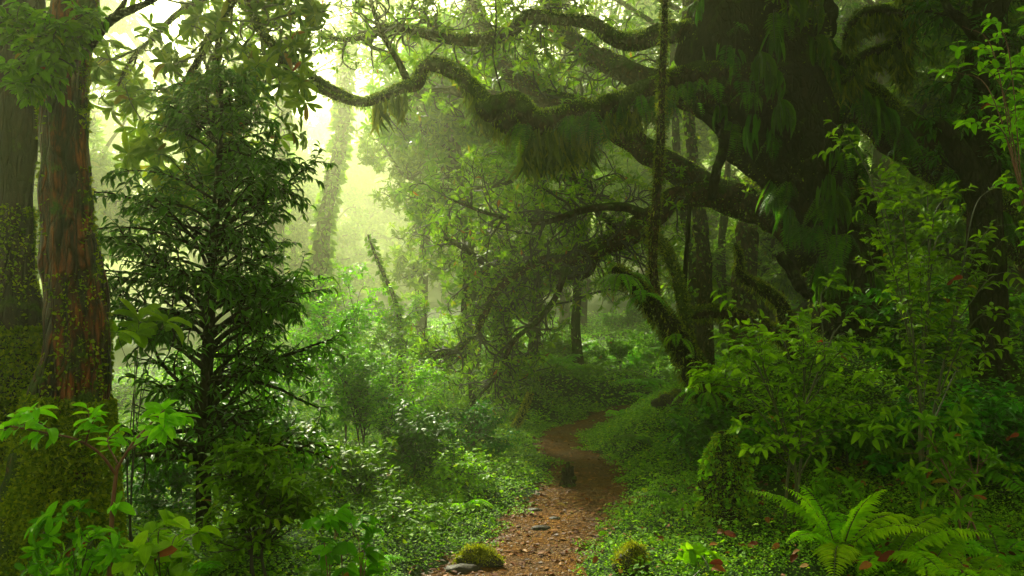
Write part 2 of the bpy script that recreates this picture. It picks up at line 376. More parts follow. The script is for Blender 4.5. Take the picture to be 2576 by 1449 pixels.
def bark_mat(name, cols, moss, moss_amt, scale=1., rough=.6, stretch=.25, bump=.02, foot=0):
    k = NT(name); tc = k.n("TexCoord").outputs['Object']
    mp = k.n("Mapping"); mp.inputs['Scale'].default_value = (1, 1, stretch); k.l(tc, mp.inputs[0]); v = mp.outputs[0]
    n1 = k.noise(9 * scale, 6, .65, v, .6); n2 = k.noise(34 * scale, 4, .7, v, .3); n3 = k.noise(2.6 * scale, 4, .6, tc, .4); n4 = k.noise(55 * scale, 3, .7, tc)
    c = k.ramp(n1, cols); c = k.mix(.55, c, k.ramp(n2, [(.3, (.25, .22, .2)), (.7, (1.4, 1.3, 1.2))]), 'MULTIPLY')
    mc = k.ramp(n4, moss)
    cv = k.n("TexVoronoi"); cv.feature = 'DISTANCE_TO_EDGE'; cv.inputs['Scale'].default_value = 11 * scale
    wv = k.n("VectorMath"); wv.operation = 'ADD'; nw = k.n("TexNoise"); nw.inputs['Scale'].default_value = 6 * scale; k.l(v, nw.inputs['Vector'])
    sw = k.n("VectorMath"); sw.operation = 'SCALE'; sw.inputs['Scale'].default_value = .09 / scale; k.l(nw.outputs['Color'], sw.inputs[0]); k.l(v, wv.inputs[0]); k.l(sw.outputs[0], wv.inputs[1]); k.l(wv.outputs[0], cv.inputs['Vector'])
    crack = k.ramp(cv.outputs['Distance'], [(.02, (.22, .2, .18)), (.14, (1, 1, 1))]); c = k.mix(.85, c, crack, 'MULTIPLY')
    geo = k.n("NewGeometry").outputs['Normal']; sx = k.n("SeparateXYZ"); k.l(geo, sx.inputs[0])
    f = k.math('ADD', k.math('ADD', n3, k.math('MULTIPLY', n2, .25)), k.math('MULTIPLY', sx.outputs[2], .18))
    if foot:
        sz = k.n("SeparateXYZ"); k.l(tc, sz.inputs[0]); f = k.math('ADD', f, k.math('MULTIPLY', k.math('MAXIMUM', k.math('SUBTRACT', 1.15, sz.outputs[2]), 0.), foot))
    f = k.ramp(f, [(.86 - moss_amt * .5, (0, 0, 0)), (.96 - moss_amt * .5, (1, 1, 1))])
    c = k.mix(f, c, mc)
    p = k.n("BsdfPrincipled"); k.l(c, p.inputs['Base Color']); p.inputs['Specular IOR Level'].default_value = .25 if foot else .0
    k.l(k.math('ADD', k.math('MULTIPLY', f, .3), rough), p.inputs['Roughness'])
    h = k.math('ADD', k.math('ADD', k.math('ADD', n1, k.math('MULTIPLY', n2, .5)), k.math('MULTIPLY', k.math('MINIMUM', cv.outputs['Distance'], .15), 5.)), k.math('MULTIPLY', k.math('MULTIPLY', n4, f), .8))
    b = k.n("Bump"); b.inputs['Strength'].default_value = .9; b.inputs['Distance'].default_value = bump; k.l(h, b.inputs['Height']); k.l(b.outputs[0], p.inputs['Normal'])
    k.l(p.outputs[0], k.o.inputs[0])
MOSSC = [(.3, (.012, .026, .001)), (.55, (.030, .060, .002)), (.75, (.07, .10, .003))]
MOSSC2 = [(.3, (.02, .05, .001)), (.55, (.05, .10, .002)), (.75, (.10, .16, .004))]
bark_mat('bark_red', [(.36, (.005, .003, .002)), (.47, (.035, .011, .004)), (.56, (.17, .036, .006)), (.68, (.36, .10, .014))], MOSSC2, .36, 2.4, .34, .18, .045, foot=.34)
bark_mat('bark_foot', [(.3, (.004, .003, .002)), (.5, (.012, .007, .004)), (.7, (.05, .018, .007))], MOSSC2, .28, 1.8, .5, .2, .03, foot=.34)
bark_mat('bark_mossy', [(.3, (.012, .008, .006)), (.5, (.035, .020, .012)), (.7, (.085, .045, .022))], MOSSC, .50, 1.3, .55, .5)
bark_mat('bark_brown', [(.3, (.02, .011, .007)), (.5, (.06, .03, .015)), (.7, (.14, .06, .028))], MOSSC, .36, 1.3, .55, .5)
bark_mat('bark_dark', [(.3, (.006, .005, .004)), (.5, (.016, .012, .008)), (.7, (.035, .022, .014))], MOSSC, .30, 1.5, .5, .4)
bark_mat('bark_lichen', [(.3, (.012, .008, .006)), (.5, (.04, .025, .012)), (.62, (.12, .07, .025)), (.7, (.32, .22, .09))], MOSSC, .25, 2.6, .5, .5)
bark_mat('wood_stump', [(.3, (.008, .006, .005)), (.5, (.03, .021, .014)), (.72, (.10, .065, .04))], MOSSC2, .34, 4., .6, .25)

def simple(name, c0, c1, rough, scale=20):
    k = NT(name); n1 = k.noise(scale, 3, .6, k.n("TexCoord").outputs['Object']); p = k.n("BsdfPrincipled")
    k.l(k.ramp(n1, [(.3, c0), (.7, c1)]), p.inputs['Base Color']); p.inputs['Roughness'].default_value = rough; k.l(p.outputs[0], k.o.inputs[0])
simple('stem', (.03, .045, .008), (.08, .075, .015), .5)
simple('stem_red', (.10, .03, .012), (.17, .06, .02), .45)
simple('twig', (.016, .012, .006), (.04, .035, .010), .7)
simple('twig_moss', (.03, .040, .006), (.075, .085, .012), .8, 40)
simple('pebble', (.04, .018, .006), (.17, .08, .03), .7, 9)

def ground_mat():
    k = NT('soil'); tc = k.n("TexCoord").outputs['Object']
    n1 = k.noise(1.3, 5, .6, tc); n2 = k.noise(24, 5, .7, tc); n3 = k.noise(90, 3, .7, tc)
    soil = k.ramp(n2, [(.3, (.006, .005, .003)), (.6, (.022, .014, .007)), (.75, (.05, .026, .01))])
    gr = k.ramp(n3, [(.3, (.010, .028, .003)), (.6, (.025, .06, .005)), (.8, (.05, .095, .008))])
    c = k.mix(k.ramp(k.math('ADD', n1, k.math('MULTIPLY', n2, .3)), [(.30, (0, 0, 0)), (.55, (1, 1, 1))]), soil, gr)
    p = k.n("BsdfPrincipled"); k.l(c, p.inputs['Base Color']); p.inputs['Roughness'].default_value = .8; p.inputs['Specular IOR Level'].default_value = .05
    b = k.n("Bump"); b.inputs['Distance'].default_value = .03; k.l(k.math('ADD', n2, n3), b.inputs['Height']); k.l(b.outputs[0], p.inputs['Normal']); k.l(p.outputs[0], k.o.inputs[0])
    k = NT('path_earth'); tc = k.n("TexCoord").outputs['Object']
    n1 = k.noise(2.2, 5, .6, tc); n2 = k.noise(30, 5, .7, tc); vo = k.n("TexVoronoi"); vo.inputs['Scale'].default_value = 55; k.l(tc, vo.inputs['Vector'])
    c = k.ramp(n2, [(.28, (.022, .010, .002)), (.5, (.105, .048, .006)), (.68, (.21, .105, .018)), (.8, (.29, .17, .04))])
    c = k.mix(.6, c, k.ramp(n1, [(.3, (.45, .4, .35)), (.7, (1.3, 1.1, .9))]), 'MULTIPLY')
    pe = k.mix(k.math('LESS_THAN', vo.outputs['Distance'], .33), c, k.mix(1., c, k.ramp(vo.outputs['Color'], [(.2, (.5, .5, .5)), (.8, (1.6, 1.5, 1.4))]), 'MULTIPLY'))
    p = k.n("BsdfPrincipled"); p.inputs['Specular IOR Level'].default_value = .03; k.l(pe, p.inputs['Base Color']); k.l(k.ramp(n1, [(.3, (.5,) * 3), (.6, (.85,) * 3)]), p.inputs['Roughness'])
    b = k.n("Bump"); b.inputs['Distance'].default_value = .02; k.l(k.math('ADD', n2, k.math('MULTIPLY', vo.outputs['Distance'], -.6)), b.inputs['Height']); k.l(b.outputs[0], p.inputs['Normal']); k.l(p.outputs[0], k.o.inputs[0])
    k = NT('rock'); tc = k.n("TexCoord").outputs['Object']; n1 = k.noise(6, 5, .6, tc); n2 = k.noise(40, 4, .7, tc)
    p = k.n("BsdfPrincipled"); k.l(k.ramp(n2, [(.3, (.012, .010, .007)), (.7, (.05, .04, .025))]), p.inputs['Base Color']); p.inputs['Roughness'].default_value = .65; p.inputs['Specular IOR Level'].default_value = .1
    b = k.n("Bump"); b.inputs['Distance'].default_value = .02; k.l(n1, b.inputs['Height']); k.l(b.outputs[0], p.inputs['Normal']); k.l(p.outputs[0], k.o.inputs[0])
ground_mat()

# ------------------------------------------------------------------ haze: one even box of air round everything
def box_mesh(acc, a, b):
    a = np.array(a, float); b = np.array(b, float)
    v = np.array([[x, y, z] for x in (a[0], b[0]) for y in (a[1], b[1]) for z in (a[2], b[2])])
    q = [(0, 1, 3, 2), (4, 6, 7, 5), (0, 4, 5, 1), (2, 3, 7, 6), (0, 2, 6, 4), (1, 5, 7, 3)]
    acc.add(v, [t for f in q for t in ((f[0], f[1], f[2]), (f[0], f[2], f[3]))])
hk = NT('haze_air'); hv = hk.n("VolumePrincipled")
hv.inputs['Color'].default_value = (.88, .95, .56, 1); hv.inputs['Density'].default_value = .0095; hv.inputs['Anisotropy'].default_value = .83  # green tint stands in for light filtered through the leaves
hk.l(hv.outputs[0], hk.o.inputs[1])
ha = Acc(); box_mesh(ha, (-92, -9, -3.5), (92, 152, 33.0)); haze = solo("haze", ha, M['haze_air'], kind="stuff", label="pale green mist hanging between the trees"); haze.data.polygons.foreach_set("use_smooth", np.zeros(12, bool))

# ------------------------------------------------------------------ ground and path
def grid(acc, xs, ys, dz=0.):
    X, Y = np.meshgrid(xs, ys); Z = gnd(X, Y) + dz; nx = len(xs); ny = len(ys)
    i, j = np.meshgrid(np.arange(ny - 1), np.arange(nx - 1), indexing='ij'); a = i * nx + j
    acc.add(np.stack([X, Y, Z], -1).reshape(-1, 3), np.stack([np.stack([a, a + 1, a + nx + 1], -1), np.stack([a, a + nx + 1, a + nx], -1)], 2).reshape(-1, 3))
a = Acc()
xs = np.concatenate([np.linspace(-90, -44, 12)[:-1], np.linspace(-44, -8, 37)[:-1], np.linspace(-8, -1.5, 60)[:-1], np.linspace(-1.5, 3.5, 120)[:-1], np.linspace(3.5, 9, 50)[:-1], np.linspace(9, 44, 36), np.linspace(44, 90, 12)[1:]])
ys = np.concatenate([np.linspace(-7, 2, 12)[:-1], np.linspace(2, 18, 320)[:-1], np.linspace(18, 60, 60), np.linspace(60, 150, 24)[1:]])
grid(a, xs, ys); solo("ground", a, M['soil'], kind="structure")
a = Acc(); rng = np.random.default_rng(3)
py = np.linspace(2, 17, 500); pc = px_(py); pw = pw_(py) + .05
je = lambda: np.convolve(rng.normal(size=510), np.ones(11) / 11, 'valid')[:500] * .16
L_ = pc - pw + je(); R2 = pc + pw + je(); u = np.linspace(0, 1, 28)
X = L_[:, None] * (1 - u) + R2[:, None] * u; Y = np.repeat(py[:, None], 28, 1)
Z = gnd(X, Y) + .006 + .006 * np.sin(u * math.pi)[None] + rng.normal(size=X.shape) * .0015
i, j = np.meshgrid(np.arange(499), np.arange(27), indexing='ij'); q = i * 28 + j
a.add(np.stack([X, Y, Z], -1).reshape(-1, 3), np.stack([np.stack([q, q + 1, q + 29], -1), np.stack([q, q + 29, q + 28], -1)], 2).reshape(-1, 3))
solo("path", a, M['path_earth'], kind="structure")

def pebbles(acc, P, r, rng):
    k = len(P); V0 = np.array([[1, 0, 0], [-1, 0, 0], [0, 1, 0], [0, -1, 0], [0, 0, 1], [.7, .7, .3], [-.7, .7, .35], [-.7, -.7, .3], [.7, -.7, .35]], float)
    T0 = np.array([[0, 5, 4], [5, 2, 4], [2, 6, 4], [6, 1, 4], [1, 7, 4], [7, 3, 4], [3, 8, 4], [8, 0, 4]])
    th = rng.uniform(0, 6.28, k); c, s = np.cos(th), np.sin(th)
    v = V0[None] * (1 + rng.normal(size=(k, 9, 3)) * .12) * (np.stack([np.ones(k), rng.uniform(.6, 1, k), rng.uniform(.3, .6, k)], 1) * r[:, None])[:, None]
    x = v[..., 0] * c[:, None] - v[..., 1] * s[:, None]; y = v[..., 0] * s[:, None] + v[..., 1] * c[:, None]
    acc.add((np.stack([x, y, v[..., 2]], -1) + P[:, None]).reshape(-1, 3), (T0[None] + (np.arange(k) * 9)[:, None, None]).reshape(-1, 3), None, np.repeat(rng.random(k), 8))
def on_path(n, rng, y0=4.2, y1=13.5, e=1.):
    y = y0 + (y1 - y0) * rng.random(n) ** 1.5; x = px_(y) + pw_(y) * rng.uniform(-e, e, n); return x, y
a = Acc(); x, y = on_path(5200, rng); pebbles(a, np.stack([x, y, gnd(x, y) + .006], 1), rng.uniform(.004, .014, 5200) * rng.uniform(.5, 1.3, 5200), rng)
solo("gravel", a, M['pebble'], kind="stuff", label="small wet stones scattered over the brown path")
a = Acc(); x, y = on_path(1500, rng, e=1.25); n = len(x)
th = rng.uniform(0, 6.28, n)
leaves(a, ('ovate', 1), np.stack([x, y, gnd(x, y) + .018], 1), np.stack([np.cos(th), np.sin(th), rng.normal(size=n) * .15], 1), UP + rng.normal(size=(n, 3)) * .25, rng.uniform(.02, .065, n), rng.uniform(.2, .34, n), rng)
x = rng.uniform(.45, 3.2, 260); y = rng.uniform(4.6, 6.8, 260); k = (x - px_(y)) > pw_(y) + .1; x, y = x[k], y[k]; n = len(x); th = rng.uniform(0, 6.28, n)
leaves(a, ('ovate', 1), np.stack([x, y, gnd(x, y) + rng.uniform(.07, .16, n)], 1), np.stack([np.cos(th), np.sin(th), rng.normal(size=n) * .35], 1), UP + rng.normal(size=(n, 3)) * .5, rng.uniform(.025, .06, n), rng.uniform(.22, .34, n), rng)
solo("leaf_litter", a, M['litter'], kind="stuff", label="small fallen brown and orange leaves littering the path and the plants beside it")

# ------------------------------------------------------------------ low ground cover on both sides of the path
def scatter(n, x0, x1, y0, y1, rng, near=1.6):
    y = y0 + (y1 - y0) * rng.random(n) ** near; x = rng.uniform(x0, x1, n); return x, y
def cover(n, reg, rng, L, h, mat, name, label, gap=.0, near=1.4, tpl=('ovate', 0), Wd=(.28, .42), cl=.6):
    a = Acc(); x, y = scatter(n, *reg, rng, near); s = np.abs(x - px_(y)) - pw_(y)
    jag = .07 * np.sin(9 * y + 2 * np.sin(3.1 * y)) + .05 * np.sin(23 * y)
    hide = (np.sin(1.9 * x + 1.3 * np.sin(1.1 * y)) * np.sin(1.6 * y + 1.1 * np.sin(1.4 * x)) > cl + .3 * rng.random(n))
    k = (s > gap + jag + rng.exponential(.03, n) - .04) & ~hide; x, y, s = x[k], y[k], s[k]; n = len(x)
    hump = .5 + .5 * np.sin(4.1 * x + 1.7 * np.sin(2.3 * y)) * np.sin(3.7 * y + 1.3 * np.sin(2.9 * x))
    hh = rng.random(n) ** 1.3 * h * (.35 + .9 * hump) * np.clip(.35 + s * 2.0, .35, 1); sc = np.clip(y / 7, .8, 3.0)
    th = rng.uniform(0, 6.28, n)
    D = np.stack([np.cos(th), np.sin(th), rng.normal(size=n) * .35], 1)
    leaves(a, tpl, np.stack([x, y, gnd(x, y) + .01 + hh], 1), D, UP + rng.normal(size=(n, 3)) * .38, rng.uniform(*L, n) * sc, rng.uniform(*Wd, n), rng)
    return solo(name, a, M[mat], kind="stuff", label=label)
rng = np.random.default_rng(11)
cover(260000, (-3.2, 4.2, 4.0, 13.0), rng, (.013, .032), .13, 'cover', "ground_cover", "low small leaved green plants carpeting both banks of the path")
cover(90000, (-9, 11, 11.5, 30), rng, (.018, .04), .22, 'cover', "undergrowth", "soft misty undergrowth covering the slope behind the path", near=1.5, cl=.8)
cover(70000, (-11, -3.0, 2.5, 13.5), rng, (.025, .05), .2, 'cover', "ground_cover", "low leafy ground cover in the shade behind the red barked tree", cl=.9)
cover(70000, (4.0, 12, 2.5, 13.5), rng, (.025, .05), .2, 'cover', "ground_cover", "low leafy ground cover in the shade past the leafy shrubs", cl=.9)
cover(8000, (-3, 4, 4.0, 9.0), rng, (.03, .065), .20, 'cover', "weeds", "taller broad leaved weeds standing in the ground cover", gap=.12, tpl=('ovate', 1), Wd=(.22, .34), cl=.2)

# ------------------------------------------------------------------ old red barked tree close on the left
def old_tree():
    rng = np.random.default_rng(21); base = W(120, 1449, 4.4); base[2] = gnd(base[0], base[1]) - .05
    root = thing("mossy_tree", base, "old tree with wet red bark, two close trunks and a thick mossy foot", "tree")
    pt, rt = spline(np.vstack([base + [0.02, 0, 0], WL([(150, 1300, 4.4), (170, 1050, 4.4), (200, 850, 4.42), (178, 600, 4.45), (165, 400, 4.47), (165, 200, 4.5), (185, 60, 4.55), (200, -120, 4.6), (215, -500, 4.7)])]),
                    110, [.34, .27, .20, .145, .125, .118, .115, .118, .115, .11])
    fl = lambda s, th: 1 + (.06 * np.sin(3 * th + 1) + .05 * np.sin(5 * th + 8 * s) + .03 * np.sin(9 * th - 14 * s)) * (1.2 - .5 * s)
    a = Acc(); tubes(a, pt, rt, 48, .05, rng, fl); part(root, "trunk", a, M['bark_red'])
    p2, r2 = spline(np.vstack([base + [-.18, .1, .1], WL([(40, 1150, 4.55), (40, 900, 4.6), (30, 700, 4.65), (35, 500, 4.7), (45, 280, 4.75), (50, 100, 4.8), (40, -300, 4.9)])]), 80, [.34, .28, .20, .11, .10, .12, .13, .12])
    a = Acc(); tubes(a, p2, r2, 40, .06, rng, fl); part(root, "trunk", a, M['bark_foot'])
    b1 = spline(WL([(190, 150, 4.5), (240, 90, 4.45), (285, 45, 4.4), (340, 20, 4.35), (400, -10, 4.3), (440, -60, 4.3)]), 24, [.035, .03, .026, .02, .016, .014])
    b2 = spline(WL([(285, 45, 4.4), (310, 10, 4.5), (330, -40, 4.6)]), 12, [.016, .013, .01])
    for b in (b1, b2):
        a = Acc(); tubes(a, *b, 10, .08, rng); part(root, "branch", a, M['bark_dark'])
    m = Acc()
    fuzz(m, pt[:26], rt[:26] * 1.13, 46000, (.012, .034), rng, Wd=(.28, .55), down=.3, tpl=('ovate', 0)); fuzz(m, p2[:26], r2[:26] * 1.13, 30000, (.012, .034), rng, Wd=(.28, .55), down=.3, tpl=('ovate', 0))
    fuzz(m, pt[22:42], rt[22:42] * 1.05, 2200, (.012, .03), rng, Wd=(.28, .5), down=.3, tpl=('ovate', 0)); fuzz(m, p2[24:40], r2[24:40] * 1.04, 2500, (.012, .03), rng, Wd=(.28, .5), down=.3, tpl=('ovate', 0))
    # moss runs along both edges of the upper trunk, leaving red bark bare in front
    P = np.stack([pt[40:], pt[40:]]); n0 = 9000; idx = rng.integers(40, 109, n0); th = np.where(rng.random(n0) < .5, rng.normal(0.1, .35, n0), rng.normal(math.pi, .45, n0))
    v = np.stack([np.cos(th), -np.abs(np.sin(th)) * .6, np.zeros(n0)], 1)
    k = np.sin(idx * .31) + .6 * np.sin(idx * .83 + 1) + rng.normal(size=n0) * .5 > -.2; v = nz(v[k]); idx = idx[k]
    pos = pt[idx] + (pt[np.minimum(idx + 1, 109)] - pt[idx]) * rng.random((len(idx), 1)) + v * rt[idx][:, None] * rng.uniform(.9, 1.03, (len(idx), 1))
    leaves(m, ('lance', 0), pos, v + rng.normal(size=v.shape) * .5 - UP * .3, rng.normal(size=v.shape), rng.uniform(.012, .034, len(idx)), rng.uniform(.2, .35, len(idx)), rng)
    part(root, "moss", m, M['moss_foot'])
old_tree()

# ------------------------------------------------------------------ generic woody plant
def plant(name, label, cat, base, mains, rng, lv, leaf, wood='twig', foliage='leaf_green', group=None, sides=8, trunk='stem', extra=None, twig_mat=None, moss=None, lump=.06, root=None, leaf2=None):
    """mains: list of (path, radii). lv: list of dicts for grow(). leaf: dict(mode, tpl, per, L, W, ...)."""
    root = root or thing(name, base, label, cat, group)
    for p, r in mains:
        a = Acc(); tubes(a, p, r, sides, lump, rng); part(root, trunk, a, M[wood])
    P, R_ = stack(mains); tw = Acc(); lf = Acc(); allP = [(P, R_)]
    use = None
    for k, d in enumerate(lv):
        P, R_ = grow(P, R_, d['M'], d['n'], rng, d.get('t', (.2, 1)), d['len'], d.get('ang', (35, 75)), d.get('wob', .15), d.get('up', 0), d.get('flat', 0), d.get('rr', .6), d.get('rmax', 1), d.get('shrink', .4))
        tubes(tw, P, R_, d.get('sides', 4)); allP.append((P, R_))
        if leaf.get('all') and k >= leaf.get('from', 1) - 1 and k < len(lv) - 1: put(lf, leaf, P, rng)
    put(lf, leaf, P, rng)
    if leaf2: put(lf, dict(leaf, per=leaf2[1]), stack(leaf2[0])[0], rng)
    part(root, "twigs" if trunk != "limb" else "twigs", tw, M[twig_mat or wood]); part(root, "foliage", lf, M[foliage])
    if moss:
        m = Acc(); moss(m, allP); part(root, "moss", m, M['moss'])
    return root
def put(lf, leaf, P, rng):
    k = {x: leaf[x] for x in ('droop', 'spread', 't0', 'pair', 'open_') if x in leaf}
    f = whorls if leaf['mode'] == 'whorl' else leaves_along
    f(lf, leaf['tpl'], P, rng, leaf['per'], leaf['L'], leaf['W'], **k)

# ------------------------------------------------------------------ slender evergreen sapling
def sapling_tree(base_px, d, tops, sil, label, seed, nb, tw, per, L, group=None, foliage='leaf_dark'):
    rng = np.random.default_rng(seed); base = W(*base_px, d); base[2] = gnd(base[0], base[1])
    tp = np.vstack([base, WL(tops, d)]); pt, rt = spline(tp, 60, np.linspace(.055, .006, len(tp)))
    root = thing("evergreen_tree", base, label, "tree", group)
    a = Acc(); tubes(a, pt, rt, 12, .06, rng); part(root, "trunk", a, M['bark_dark'])
    rows = np.array([s[0] for s in sil], float); half = np.array([s[1] for s in sil], float)
    m = FPX / d; zt = np.array([W(0, r, d)[2] for r in rows]); o = np.argsort(zt)
    zs = rng.uniform(zt.min(), zt.max(), nb) ; hw = np.interp(zs, zt[o], half[o]) / m
    zi = np.interp(zs, pt[:, 2], np.arange(60)); st = np.stack([np.interp(zi, np.arange(60), pt[:, c]) for c in range(3)], 1)
    az = rng.uniform(0, 6.28, nb); ln = hw * rng.uniform(.5, 1.15, nb) ; n = 9
    dd = np.stack([np.cos(az), np.sin(az), rng.uniform(.1, 1.1, nb)], 1); dd = nz(dd); P = np.empty((nb, n, 3)); P[:, 0] = st - np.array([0, 0, 1]) * (ln * .15)[:, None]
    for k in range(1, n):
        dd = nz(dd + rng.normal(size=dd.shape) * .08 - UP * .07); P[:, k] = P[:, k - 1] + dd * (ln / (n - 1))[:, None]
    r = np.interp(zi, np.arange(60), rt) * .45
    Rb = r[:, None] * np.linspace(1, .3, n)
    w = Acc(); tubes(w, P, Rb, 5); lf = Acc()
    P1, R1 = grow(P, Rb, nb * tw, 7, rng, (.22, 1), (.16, .38), (25, 65), .10, -.03, .55, .6)
    tubes(w, P1, np.maximum(R1, .0012), 4); leaves_along(lf, ('lance', 1), P1, rng, per, L, (.125, .17), .42, .8)
    leaves_along(lf, ('lance', 1), P[:, 4:], rng, per, L, (.125, .17), .4, .8)
    part(root, "branches", w, M['bark_dark']); part(root, "foliage", lf, M[foliage])
    return root
sapling_tree((512, 1400), 5.6, [(512, 1200), (522, 900), (535, 650), (550, 420), (556, 250), (562, 150)],
             [(170, 20), (230, 75), (320, 140), (420, 215), (520, 270), (600, 300), (700, 300), (800, 290), (900, 320), (1000, 350), (1120, 330), (1200, 200)],
             "tall slender evergreen tree with glossy dark drooping leaves beside the red barked tree", 31, 135, 9, 8, (.055, .095))

# ------------------------------------------------------------------ the great fern hung tree
def limb_(pts, rpx, d, n=60):
    w = WL(pts, d); r = [k * (q[1]) / FPX for k, q in zip(rpx, w)]
    return spline(w, n, r)
def great_tree():
    rng = np.random.default_rng(41); base = W(2210, 1150, 10.2); base[2] = gnd(base[0], base[1]) - .1
    root = thing("rhododendron_tree", base, "huge leaning old tree hung with dark ferns and moss, its limbs arching over the path", "tree")
    tr = spline(np.vstack([base, WL([(2170, 850, 10), (2115, 640, 10), (2040, 450, 10), (1965, 290, 10), (1900, 120, 10.1), (1870, -120, 10.3), (1850, -500, 10.6), (1800, -900, 10.8)])]), 90, [.75, .50, .44, .56, .74, .84, .62, .36, .15])
    a = Acc(); fl = lambda s, th: 1 + .08 * np.sin(3 * th + 5 * s) + .05 * np.sin(6 * th - 9 * s)
    tubes(a, *tr, 40, .12, rng, fl); part(root, "trunk", a, M['bark_dark'])
    L = {}
    L['fern'] = limb_([(1950, 230), (1800, 205), (1700, 215), (1600, 250), (1500, 278), (1400, 302), (1300, 312), (1240, 285), (1200, 240), (1160, 192), (1110, 165), (1068, 168), (1048, 210), (1010, 222), (960, 245), (900, 258), (840, 240), (780, 215), (720, 190), (680, 170), (620, 140), (560, 90)],
                      [62, 50, 42, 34, 30, 32, 34, 30, 24, 21, 20, 18, 16, 14, 12, 11, 10, 9, 8, 7, 6, 4], 9.5, 150)
    L['tip'] = limb_([(905, 258), (850, 232), (790, 195), (740, 155), (690, 110), (640, 50), (600, 0), (570, -50)], [12, 10, 9, 9, 8, 7, 7, 6], 9.5, 40)
    L['spur'] = limb_([(1030, 215), (1005, 160), (968, 98), (945, 45), (930, -10)], [10, 8, 6, 5, 4], 9.5, 26)
    L['elbow'] = limb_([(1340, 300), (1300, 262), (1230, 275), (1200, 262)], [26, 30, 30, 12], 9.35, 24)
    L['upper'] = limb_([(1880, 60, 10.3), (1700, 80, 10), (1570, 105, 9.9), (1490, 62, 9.9), (1400, 48), (1330, 42), (1300, 68), (1250, 92), (1190, 102), (1120, 96), (1050, 78), (985, 70), (930, 88), (870, 100), (800, 90)], [34, 26, 22, 18, 17, 17, 17, 16, 15, 14, 12, 10, 8, 6, 4], 9.9, 90)
    L['back'] = limb_([(2020, 575, 10.2), (1900, 522, 10.7), (1790, 482, 11), (1700, 428, 11.2), (1620, 372, 11.5), (1530, 312, 11.8), (1440, 268, 12), (1345, 238, 12.2), (1285, 182, 12.4), (1235, 110, 12.6), (1195, 20, 12.8), (1170, -90, 13)], [52, 46, 42, 38, 34, 32, 30, 28, 25, 22, 18, 15], 11, 90)
    L['backup'] = limb_([(1830, 290, 10.6), (1690, 225, 11.4), (1600, 190, 11.7), (1520, 150, 12), (1450, 112, 12.2), (1400, 55, 12.5), (1365, -40, 12.8)], [36, 32, 30, 27, 24, 20, 16], 11, 60)
    L['fork'] = limb_([(1440, 268, 12), (1380, 272), (1320, 255), (1180, 235), (1100, 225), (1020, 250)], [22, 18, 17, 14, 10, 6], 12, 50)
    L['low'] = limb_([(1990, 560, 10.3), (1880, 508, 10.7), (1780, 492, 10.7), (1700, 500, 10.6), (1645, 545, 10.5), (1600, 582, 10.4), (1520, 620, 10.3), (1440, 648, 10.2), (1380, 655, 10.1), (1300, 685, 10.0), (1240, 745, 9.9), (1200, 830, 9.8), (1150, 880, 9.7), (1090, 900, 9.6)], [34, 32, 30, 28, 28, 28, 24, 20, 16, 13, 10, 8, 6, 4], 10.5, 90)
    L['low2'] = limb_([(1560, 605, 10.35), (1500, 640), (1475, 685), (1430, 692), (1370, 680), (1310, 690), (1250, 680), (1190, 640), (1120, 600)], [16, 15, 14, 13, 12, 10, 8, 6, 4], 10.3, 50)
    L['low3'] = limb_([(1430, 652, 10.2), (1400, 745, 10), (1350, 810, 9.9), (1290, 860, 9.8), (1255, 940, 9.7), (1190, 1010, 9.6)], [10, 8, 7, 6, 4, 3], 10, 40)
    L['low4'] = limb_([(1600, 582, 10.4), (1540, 560, 10.8), (1480, 500, 11), (1430, 420, 11.2), (1380, 360, 11.4)], [14, 12, 9, 7, 4], 10.5, 40)
    L['low5'] = limb_([(1640, 548, 10.5), (1560, 520, 10.2), (1460, 530, 10), (1360, 560, 9.9), (1240, 540, 9.8), (1130, 500, 9.7)], [14, 11, 9, 7, 5, 3], 10.4, 40)
    L['right'] = limb_([(2040, 160, 10), (2160, 250, 10), (2260, 335, 9.9), (2360, 410, 9.8), (2480, 520, 9.6), (2620, 640, 9.4)], [62, 60, 58, 56, 56, 60], 10, 60)
    L['hang'] = limb_([(2300, -160), (2288, -20), (2278, 60), (2262, 130), (2285, 190)], [22, 20, 20, 15, 9], 9.4, 36)
    L['hanga'] = limb_([(2280, 45), (2230, 28), (2175, 32), (2145, 60), (2125, 100)], [15, 14, 13, 11, 5], 9.4, 24)
    L['hangb'] = limb_([(2265, 105), (2210, 125), (2165, 148), (2140, 190), (2105, 205), (2080, 160), (2072, 90)], [9, 12, 12, 14, 12, 10, 9], 9.5, 36)
    L['crownl'] = limb_([(1870, -80, 10.3), (1700, -260, 9.6), (1500, -420, 9), (1250, -560, 8.4)], [52, 40, 28, 14], 10, 40)  # crown limbs above the frame, added to shade the right side
    L['crownr'] = limb_([(1870, -60, 10.3), (2000, -450, 10), (2200, -700, 9.6), (2450, -850, 9)], [50, 38, 28, 14], 10, 40)
    for k, (p, r) in L.items():
        a = Acc(); tubes(a, p, r, 16, .12, rng, cap=True)
        part(root, "limb", a, M['bark_brown' if k in ('back', 'backup', 'fork', 'low') else 'bark_mossy'])
    # twig fans with leaf rosettes
    tw = Acc(); lf = Acc()
    def fan(keys, m1, m2, l1, l2, per=8, Lf=(.085, .14), t=(.35, 1), up=-.02, wob=.22):
        P, R_ = stack([L[k] for k in keys], 40)
        P1, R1 = grow(P, R_, m1, 14, rng, t, l1, (30, 85), wob, up, .1, .5, .016); kf = P1[:, -1, 1] > P1[:, 0, 1] - .12; P1, R1 = P1[kf], R1[kf]
        P2, R2 = grow(P1, R1, m2, 8, rng, (.2, 1), l2, (25, 70), .18, .03, .1, .6, .008)
        tubes(tw, P1, np.maximum(R1, .006), 5); tubes(tw, P2, np.maximum(R2, .0035), 4); whorls(lf, ('obov', 1), P2, rng, per, Lf, (.14, .19))
